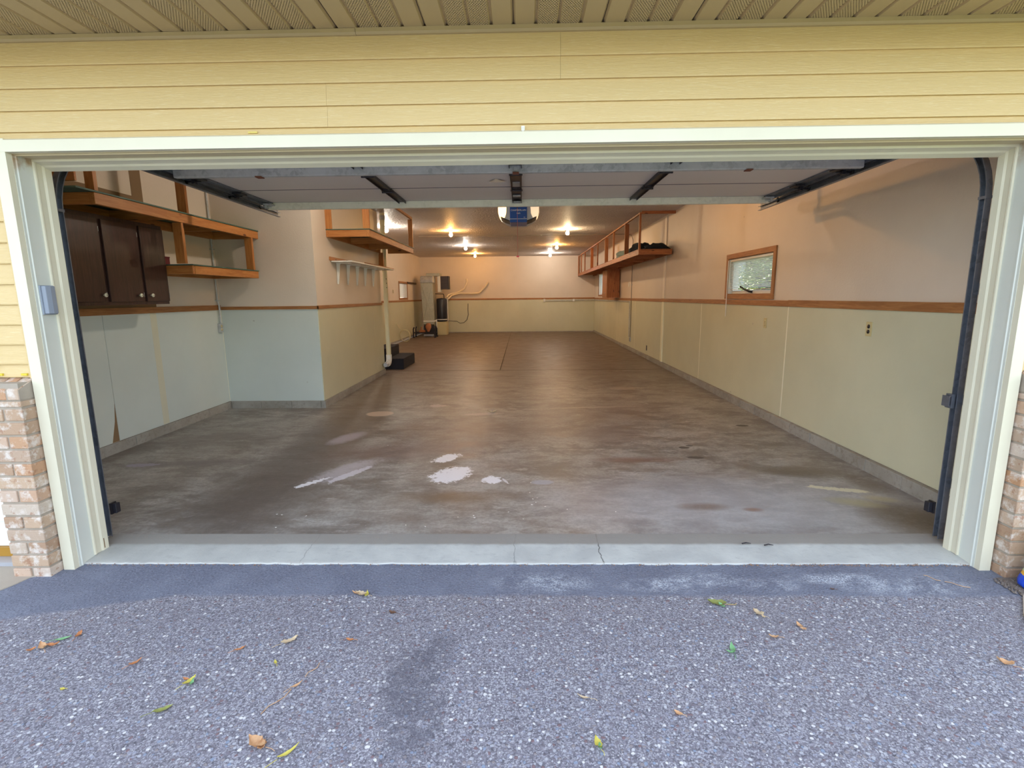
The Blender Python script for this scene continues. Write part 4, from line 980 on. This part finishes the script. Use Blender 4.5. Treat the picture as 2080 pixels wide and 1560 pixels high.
bx(-3.55, -3.2, 15.6, 15.75, .045, .12).build('floor_vent', 'silver', fg)
lg = thing('split_log', 'pale orange split log leaning on the iron grate', 'log', (-3.4, 15.35, .2))
g = M(); g.lathe((-3.32, 15.30, .23), [(0, 0), (.04, 0), (.06, .05), (.105, .16), (.10, .24), (.06, .30), (0, .31)], (0, .15, 1), 9); g.build('log_wood', 'log', lg)
lg = thing('wood_block', 'small pale wood block with an upright stub on the iron grate', 'wood block', (-3.52, 15.35, .22))
bx(-3.64, -3.44, 15.25, 15.40, .217, .29).build('block', 'log', lg, bevel=.01); M().tube([(-3.57, 15.32, .29), (-3.57, 15.32, .41)], .018, 8).build('stub', 'log', lg)

# ------------------------------------------------------------ long right shelf
rs = thing('long_shelf', 'long pine lumber shelf with upright posts along the right wall', 'shelf', (2.5, 12, 2.17))
lum((2.17, 2.208, 7.0, 12.0, 2.178, 2.264), 'y', rs, 'front_beam', 'cedar_'); lum((2.17, 2.208, 12.001, YB-.02, 2.178, 2.264), 'y', rs, 'front_beam', 'cedar_')
lum((XR-.080, XR-.042, 7.0, YB-.02, 2.178, 2.264), 'y', rs, 'back_beam', 'cedar_')
yy = 7.0; k_ = 0
while yy < YB-.1:
    lum((2.208, XR-.080, yy, yy+.038, 2.178, 2.262), 'x', rs, 'cross_beam', 'cedar_'); yy += 1.03
bx(2.165, XR-.042, 6.995, YB-.02, 2.2645, 2.276).build('shelf_board', 'cedar_y', rs)
lum((2.172, 2.21, 7.0, YB-.02, CE-.055, CE-.026), 'y', rs, 'top_rail', 'cedar_'); lum((2.21, XR, 7.0, 7.038, CE-.055, CE-.005), 'x', rs, 'top_cross_rail', 'cedar_')
for i, yy in enumerate((7.02, 8.35, 8.48, 9.75, 10.95, 12.35, 13.75, 15.35, 16.4, YB-.06)):
    wide = yy in (8.35, 10.95, 13.75)
    if yy == 8.48: continue
    lum((2.172, 2.260 if wide else 2.21, yy, yy+.038, 2.277, CE-.056), 'z', rs, 'post', 'cedar_')
def blob(c, r, seed, squash=(1, 1, 1)):
    g = M(); bm = bmesh.new(); bmesh.ops.create_icosphere(bm, subdivisions=3, radius=1)
    vs = []
    for v in bm.verts:
        n_ = noise.noise(v.co*2.1+Vector((seed, 0, 0)))*.45+noise.noise(v.co*5+Vector((seed, 3, 0)))*.18
        p = v.co*(1+n_); vs.append((c[0]+p.x*r[0], c[1]+p.y*r[1], max(c[2]+p.z*r[2], 2.277)))
    fs = [tuple(v.index for v in f.verts) for f in bm.faces]; bm.free(); return g.add(vs, fs, True)
tag(blob((2.50, 8.35, 2.36), (.22, .35, .15), 2).build('folded_tarp', 'denim'), 'dark crumpled tarp piled on the long right shelf behind the end posts', 'tarp')
tag(blob((2.36, 9.4, 2.33), (.14, .55, .12), 5).build('folded_cloth', 'teal'), 'grey green crumpled cloth lying beyond the dark tarp on the right shelf', 'cloth')
tag(blob((2.58, 7.32, 2.30), (.25, .20, .10), 9).build('folded_tarp', 'denim'), 'flat dark tarp at the near end of the long right shelf', 'tarp')
k = thing('wood_cabinet', 'small orange brown wood cabinet below the long right shelf', 'cabinet', (2.65, 12.6, 1.37))
bx(2.46, XR-.025, 12.18, 12.20, 1.37, 2.175).build('side_panel', 'cedar_z', k); bx(2.46, XR-.025, 13.0, 13.02, 1.37, 2.175).build('side_panel', 'cedar_z', k)
bx(2.46, XR-.025, 12.20, 13.0, 1.37, 1.39).build('bottom_panel', 'cedar_y', k); bx(XR-.035, XR-.025, 12.20, 13.0, 1.39, 2.16).build('back_panel', 'cedar_z', k)
for a in (12.19, 12.605):
    d = bx(2.442, 2.46, a, a+.405, 1.38, 2.165).build('cabinet_door', 'oak_z', k, bevel=.003)
    M().lathe((2.442, a+.34, 1.5), [(.006, 0), (.012, .012), (.010, .02), (0, .022)], (-1, 0, 0), 10).build('knob', 'galv', d)

# ------------------------------------------------------------ ceiling bulbs
def bulb(x, y, mat, label):
    t = thing('ceiling_bulb', label, 'light bulb', (x, y, CE), 'bare bulbs on the ceiling')
    M().lathe((x, y, CE), [(0, 0), (.055, 0), (.055, -.012), (.03, -.035), (.0, -.035)], (0, 0, 1), 20).build('holder', 'porcelain', t)
    M().lathe((x, y, CE-.035), [(.013, 0), (.015, -.012), (.030, -.028), (.040, -.050), (.041, -.062), (.034, -.084), (.018, -.097), (0, -.101)], (0, 0, 1), 16).build('glass_bulb', mat, t)
for (x, y, mt, lb) in ((-2.92, 8.6, 'bulb_w', 'white bare bulb seen through the hanging shelf frame'), (-1.645, 9.5, 'bulb_o', 'large amber bare bulb left of the opener'),
        (-1.68, 13.0, 'bulb_w', 'white bare bulb behind the left amber bulb'), (-1.66, 15.9, 'bulb_o', 'small amber bare bulb nearest the back wall on the left'),
        (1.065, 9.45, 'bulb_m', 'warm white bare bulb right of the opener'), (1.06, 13.05, 'bulb_o', 'amber bare bulb in the right row'), (1.02, 16.0, 'bulb_w', 'white bare bulb nearest the back wall on the right'),
        (1.07, 3.9, 'bulb_o', 'amber bare bulb hidden above the raised door edge'), (-1.64, 2.95, 'bulb_w', 'unseen bare bulb added above the raised door to brighten the near left walls')):  # the left bulb is an unseen extra that fills the near left walls
    bulb(x, y, mt, lb)

# ------------------------------------------------------------ outside the right window
tr = thing('garden_tree', 'sunlit green tree outside the right window', 'tree', (5.9, 8.6, -.12))
M().tube([(5.9, 8.6, -.12), (5.85, 8.65, 1.2), (5.9, 8.7, 2.2)], [.12, .10, .07], 8).build('trunk', 'bark', tr)
g = M()
for k in range(4200):
    a = random.uniform(0, 2*math.pi); b = math.acos(random.uniform(-1, 1)); r = random.uniform(.35, 1)**.5
    c = Vector((5.7+1.0*r*math.sin(b)*math.cos(a), 8.7+1.3*r*math.sin(b)*math.sin(a), 1.75+.95*r*math.cos(b)))
    if noise.noise(c*1.4) < -.12: continue
    d1_ = Vector((random.uniform(-1, 1), random.uniform(-1, 1), random.uniform(-1, 1))).normalized(); d2_ = d1_.orthogonal().normalized(); s_ = random.uniform(.03, .06)
    g.add([c-d1_*s_, c+d2_*s_*.45, c+d1_*s_, c-d2_*s_*.45], [(0, 1, 2, 3)])
o = g.build('foliage', 'leaf', tr); o['kind'] = 'stuff'
hd = M()
for k in range(12000):
    a = random.uniform(0, 2*math.pi); b = math.acos(random.uniform(-1, 1)); r = random.uniform(.5, 1)**.5
    c = Vector((9.5+4.2*r*math.sin(b)*math.cos(a), 16.5+2.4*r*math.sin(b)*math.sin(a), 2.4+3.2*r*math.cos(b)))
    if c.z < 0: continue
    d1_ = Vector((random.uniform(-1, 1), random.uniform(-1, 1), random.uniform(-1, 1))).normalized(); d2_ = d1_.orthogonal().normalized(); s_ = random.uniform(.16, .34)
    hd.add([c-d1_*s_, c+d2_*s_*.5, c+d1_*s_, c-d2_*s_*.5], [(0, 1, 2, 3)])
MT['hedge'] = simple('hedge_leaf', '#4f6a52', .7, c2='#3c5550', scale=2)
hg = thing('hedge', 'blue green hedge far beyond the right window', 'hedge', (9.5, 16.5, -.12))
o = hd.build('foliage', 'hedge', hg); o['kind'] = 'stuff'
M().tube([(9.5, 16.5, -.12), (9.4, 16.4, 2.0)], .15, 8).build('trunk', 'bark', hg)
nb = M(); nb.box(4.2, 6.45, 12.4, 13.4, -.12, 3.4)
struct(nb.build('neighbour_wall', 'neighbour'), 'pale house wall beyond the right window', 'wall')

# ------------------------------------------------------------ litter on the driveway
LC = {'tan': ('#dcb68c', '#bb8c60'), 'orange': ('#cf9160', '#a86c40'), 'green': ('#8fbf8c', '#6da06a'), 'yellow': ('#d8cf6a', '#b7a840'), 'olive': ('#9aa05a', '#74783c'), 'pale': ('#d6c4a4', '#b8a07c'), 'brown': ('#7b5a44', '#5a3f30')}
for k_, (a, b) in LC.items(): MT['leaf_'+k_] = simple('dry_leaf_'+k_, a, .8, c2=b, scale=90)
def leafmesh(L, W, curl, seed, lobes=0):
    rr = random.Random(seed); n = 8; vs = []; fs = []
    for i in range(n+1):
        t = i/n; wd = W*math.sin(math.pi*min(1, t*1.02+.02))**.8*(1+.25*math.sin(t*lobes*math.pi) if lobes else 1)*.5
        zc = curl*L*((t-.5)**2)*1.6; y = (t-.5)*L
        fold = curl*W*.9
        vs += [(-wd, y, zc+fold*(.6+rr.uniform(-.3, .3))), (-wd*.5, y+rr.uniform(-.002, .002), zc+fold*.2), (0, y, zc), (wd*.5, y, zc+fold*.2), (wd, y+rr.uniform(-.003, .003), zc+fold*(.6+rr.uniform(-.3, .3)))]
    for i in range(n):
        for k_ in range(4): a = i*5+k_; fs.append((a, a+1, a+6, a+5))
    return vs, fs
def litter(kind, col, x, y, L, W, rot, curl, label, extra=(), lobes=0, name='dry_leaf', cat='leaf'):
    z = gz(y)+.003
    t = thing(name, label, cat, (x, y, z), 'leaf litter on the driveway')
    vs, fs = leafmesh(L, W, curl, int(abs(x*977+y*331)), lobes)
    ca, sa = math.cos(rot), math.sin(rot)
    M().add([(x+v[0]*ca-v[1]*sa, y+v[0]*sa+v[1]*ca, z+v[2]) for v in vs], fs, True).build('blade', 'leaf_'+col, t)
    s0 = Vector((x+L*.5*sa, y-L*.5*ca, z+.004)); dd = Vector((sa, -ca, 0))
    if kind != 'chip': M().tube([s0, s0+dd*L*.3+Vector((.003, 0, .003)), s0+dd*L*.55], .0010, 5).build('stem', 'leaf_'+col, t)
    for (dx, dy, L2, W2, r2, c2) in extra:
        vs, fs = leafmesh(L2, W2, curl, int(abs(dx*9000)+3), lobes); ca2, sa2 = math.cos(r2), math.sin(r2)
        M().add([(x+dx+v[0]*ca2-v[1]*sa2, y+dy+v[0]*sa2+v[1]*ca2, z+.002+v[2]) for v in vs], fs, True).build('blade', 'leaf_'+c2, t)
    return t
litter('', 'tan', -2.075, -.845, .055, .030, .9, .5, 'curled tan leaf cluster near the left end of the driveway', [(.035, .012, .05, .022, 1.8, 'orange'), (-.03, -.02, .03, .018, 2.2, 'orange')])
litter('', 'green', -2.035, -.79, .06, .018, -1.1, .25, 'pale green leaf beside an orange leaf at the far left')
litter('', 'orange', -1.985, -.765, .045, .022, .2, .5, 'small orange curled leaf touching the pale green leaf')
litter('', 'pale', -.815, -.455, .06, .035, 1.3, .5, 'pale leaf cluster with long stem near the sealed band', [(.03, -.005, .05, .02, .1, 'yellow'), (-.03, .01, .04, .015, 1.2, 'tan')])
litter('', 'olive', .93, -.52, .085, .045, 1.35, .3, 'large olive green leaf near the sealed band on the right', [(.015, -.02, .04, .02, .4, 'green')], 3)
litter('', 'pale', 1.09, -.60, .05, .03, .7, .6, 'cream curled leaf right of the olive green leaf', [(.012, -.025, .025, .015, .2, 'pale')])
litter('', 'green', .875, -.84, .06, .022, -.2, .5, 'upright pale green leaf in the middle right of the driveway', [(-.015, -.02, .035, .012, 1.3, 'green')])
litter('', 'tan', 1.93, -.915, .05, .028, .8, .6, 'striped tan curled leaf at the far right of the driveway')
litter('', 'tan', -.90, -1.31, .075, .042, 1.2, .5, 'lobed tan oak leaf at the bottom of the driveway', [(.02, -.01, .04, .03, .3, 'tan')], 4)
litter('', 'yellow', -.78, -1.34, .075, .014, -.7, .4, 'narrow yellow curved leaf beside the lobed tan leaf')
litter('', 'yellow', -1.31, -1.035, .05, .02, -.5, .5, 'bright yellow leaf scrap left of centre', [(.015, -.008, .035, .014, .2, 'green'), (-.02, .01, .03, .012, 1.3, 'orange')])
litter('', 'yellow', .245, -1.30, .045, .024, .3, .6, 'yellow and green leaf at the bottom centre', [(.005, -.012, .025, .014, .1, 'green')])
litter('', 'orange', -1.21, -.85, .045, .014, -.9, .4, 'thin orange leaf left of centre on the asphalt')
litter('', 'orange', -1.60, -.935, .045, .015, -.6, .5, 'orange brown leaf sliver on the left asphalt')
litter('', 'brown', -.62, -.60, .04, .02, 1.2, .4, 'dull brown leaf scrap below the sealed band')
litter('', 'olive', -1.32, -1.17, .065, .022, -1.0, .3, 'faded grey green leaf above the lobed tan leaf')
litter('', 'pale', -1.02, -.80, .07, .03, -.9, .4, 'grey flattened leaf with frayed edge left of centre', lobes=3)
litter('', 'tan', -.88, -1.05, .05, .012, -.7, .4, 'narrow tan leaf above the yellow curved leaf')
litter('', 'orange', -.76, -.79, .035, .016, 1.4, .4, 'small orange leaf fragment near the centre')
litter('', 'yellow', -1.02, -.93, .028, .012, .6, .5, 'tiny yellow orange leaf scrap left of centre')
litter('', 'tan', 1.235, -.685, .035, .02, .3, .5, 'small tan leaf on the right below the cream leaf', [(.003, -.025, .025, .014, 1.2, 'tan')])
litter('', 'tan', 1.085, -.76, .04, .016, 1.3, .5, 'small brown leaf in the middle right of the asphalt')
litter('', 'pale', .22, -1.10, .05, .010, 1.2, .4, 'thin pale leaf strand at lower centre right')
litter('', 'yellow', -1.78, -1.075, .022, .014, 1.4, .2, 'tiny yellow leaf dot at the lower left')
litter('', 'tan', .55, -1.17, .03, .018, .9, .3, 'small faded tan leaf at the lower middle right')
litter('', 'brown', 1.55, -.40, .02, .012, 1.0, .4, 'dark brown leaf speck on the sealed band at right')
def twig(x, y, L, a, label):
    z = gz(y)+.003; t = thing('twig', label, 'twig', (x, y, z), 'twigs on the driveway')
    p = [Vector((x+math.cos(a)*L*(k/4-.5)-math.sin(a)*.006*math.sin(k*1.7), y+math.sin(a)*L*(k/4-.5)+.006*math.sin(k*1.7), z+.002)) for k in range(5)]
    M().tube(p, .0014, 5).build('stick', 'leaf_tan', t)
twig(-.92, -1.13, .13, 1.1, 'thin reddish twig lying left of centre'); twig(-.85, -.97, .08, 1.2, 'short straw coloured twig near the centre left'); twig(.99, -.53, .07, .2, 'pale curved twig beside the olive green leaf')
twig(2.2, -.36, .10, -.6, 'straw twig near the foot of the right casing'); twig(2.12, -.30, .07, -.9, 'short straw twig by the right end of the threshold')
# small debris on the slab: chips of white paint and a dead leaf
def chip(x, y, s_, rot, label):
    z = fz(y)+.001 if y > .14 else .0
    o = M().add([(x+s_*math.cos(rot+a)*(1 if i % 2 else .6), y+s_*.7*math.sin(rot+a), z+.002+.002*(i % 2)) for i, a in enumerate((0, 1.2, 2.3, 3.3, 4.5))]+[(x, y, z)], [(0, 1, 2, 3, 4), (1, 0, 5), (2, 1, 5), (3, 2, 5), (4, 3, 5), (0, 4, 5)]).build('paint_chip', 'white')
    tag(o, label, 'paint chip', 'paint chips on the garage floor')
CHL = 'small white paint chip on the concrete garage floor'
for (x, y) in ((-.43, .38), (-.32, .37), (-.33, .40), (.05, .80), (.07, .68), (.09, .62), (.06, .58), (.10, .70), (.62, .46), (.3, .5), (1.08, 2.12), (-1.32, 2.02), (-1.57, .23), (-1.62, .42), (-1.66, .43), (-.62, .24), (-.75, .26), (.06, 1.0), (-.10, .46), (.15, .55), (-1.45, .40), (.0, .35)):
    chip(x, y, random.uniform(.006, .012), random.uniform(0, 6), CHL)
k = thing('dead_leaf', 'brown dead leaf on the garage floor centre', 'leaf', (-.38, 3.42, .01))
vs, fs = leafmesh(.11, .05, .5, 4); M().add([(v[1]-.38, v[0]+3.42, v[2]+.012) for v in vs], fs, True).build('blade', 'leaf_pale', k)
for (x, y, lb) in ((1.30, .02, 'dark bit of debris on the threshold strip'), (1.42, .0, 'thin dark nail lying on the threshold strip')):
    t = thing('debris', lb, 'debris', (x, y, .0)); M().tube([(x-.025, y, .001), (x, y+.006, .004), (x+.025, y-.003, .003)], [.004, .004, .002], 6).build('bit', 'darkmetal', t)

cr = M()
for k in range(520):
    x = random.uniform(-2.45, 2.42) if k % 3 else random.uniform(1.2, 2.42); y = -.176+random.gauss(0, .006); q = random.uniform(.002, .006); a = random.uniform(0, 6)
    z = -.030+random.uniform(0, .004)
    cr.add([(x+q*math.cos(a), y+q*math.sin(a), z), (x+q*math.cos(a+2.1), y+q*.6*math.sin(a+2.1), z+.004), (x+q*math.cos(a+4.2), y+q*math.sin(a+4.2), z+.001), (x, y, z+.006)], [(0, 1, 3), (1, 2, 3), (2, 0, 3), (0, 2, 1)])
o = cr.build('leaf_crumbs', simple('leaf_crumb', '#a98a72', .9, c2='#6e5344', scale=120)); o['kind'] = 'stuff'; o['label'] = 'line of dry leaf crumbs along the edge of the threshold strip'; o['category'] = 'debris'
# bag at the right edge
bg_ = thing('feed_bag', 'cream, yellow and blue plastic bag by the right brick pier', 'bag', (2.60, -.40, -.026))
def bagseg(z0, z1, nm, mt):
    g = M(); n = 20; vs = []; rows = 4
    for j in range(rows+1):
        t = j/rows; z = z0+(z1-z0)*t; k_ = (z+.026)/.45; w_ = .12*(1-.35*k_)*(1-(1-min(1, k_*12+.5))*.4)
        for i in range(n):
            a = 2*math.pi*i/n; r = w_*(1+.06*math.sin(3*a+z*30)); vs.append((2.60+r*math.cos(a)*1.05+.10*k_, -.40+r*.7*math.sin(a), z))
    fs = [(j*n+i, j*n+(i+1) % n, (j+1)*n+(i+1) % n, (j+1)*n+i) for j in range(rows) for i in range(n)]
    if nm == 'bag_base': fs.append(tuple(range(n))[::-1])
    if nm == 'bag_top': fs.append(tuple(range(rows*n, rows*n+n)))
    g.add(vs, fs, True); g.build(nm, mt, bg_)
bagseg(-.026, .035, 'bag_base', simple('bag_blue', '#1c49c8', .4)); bagseg(.035, .050, 'bag_stripe', simple('bag_yellow', '#e6ab2c', .4)); bagseg(.050, .36, 'bag_top', simple('bag_cream', '#d9dcae', .4))
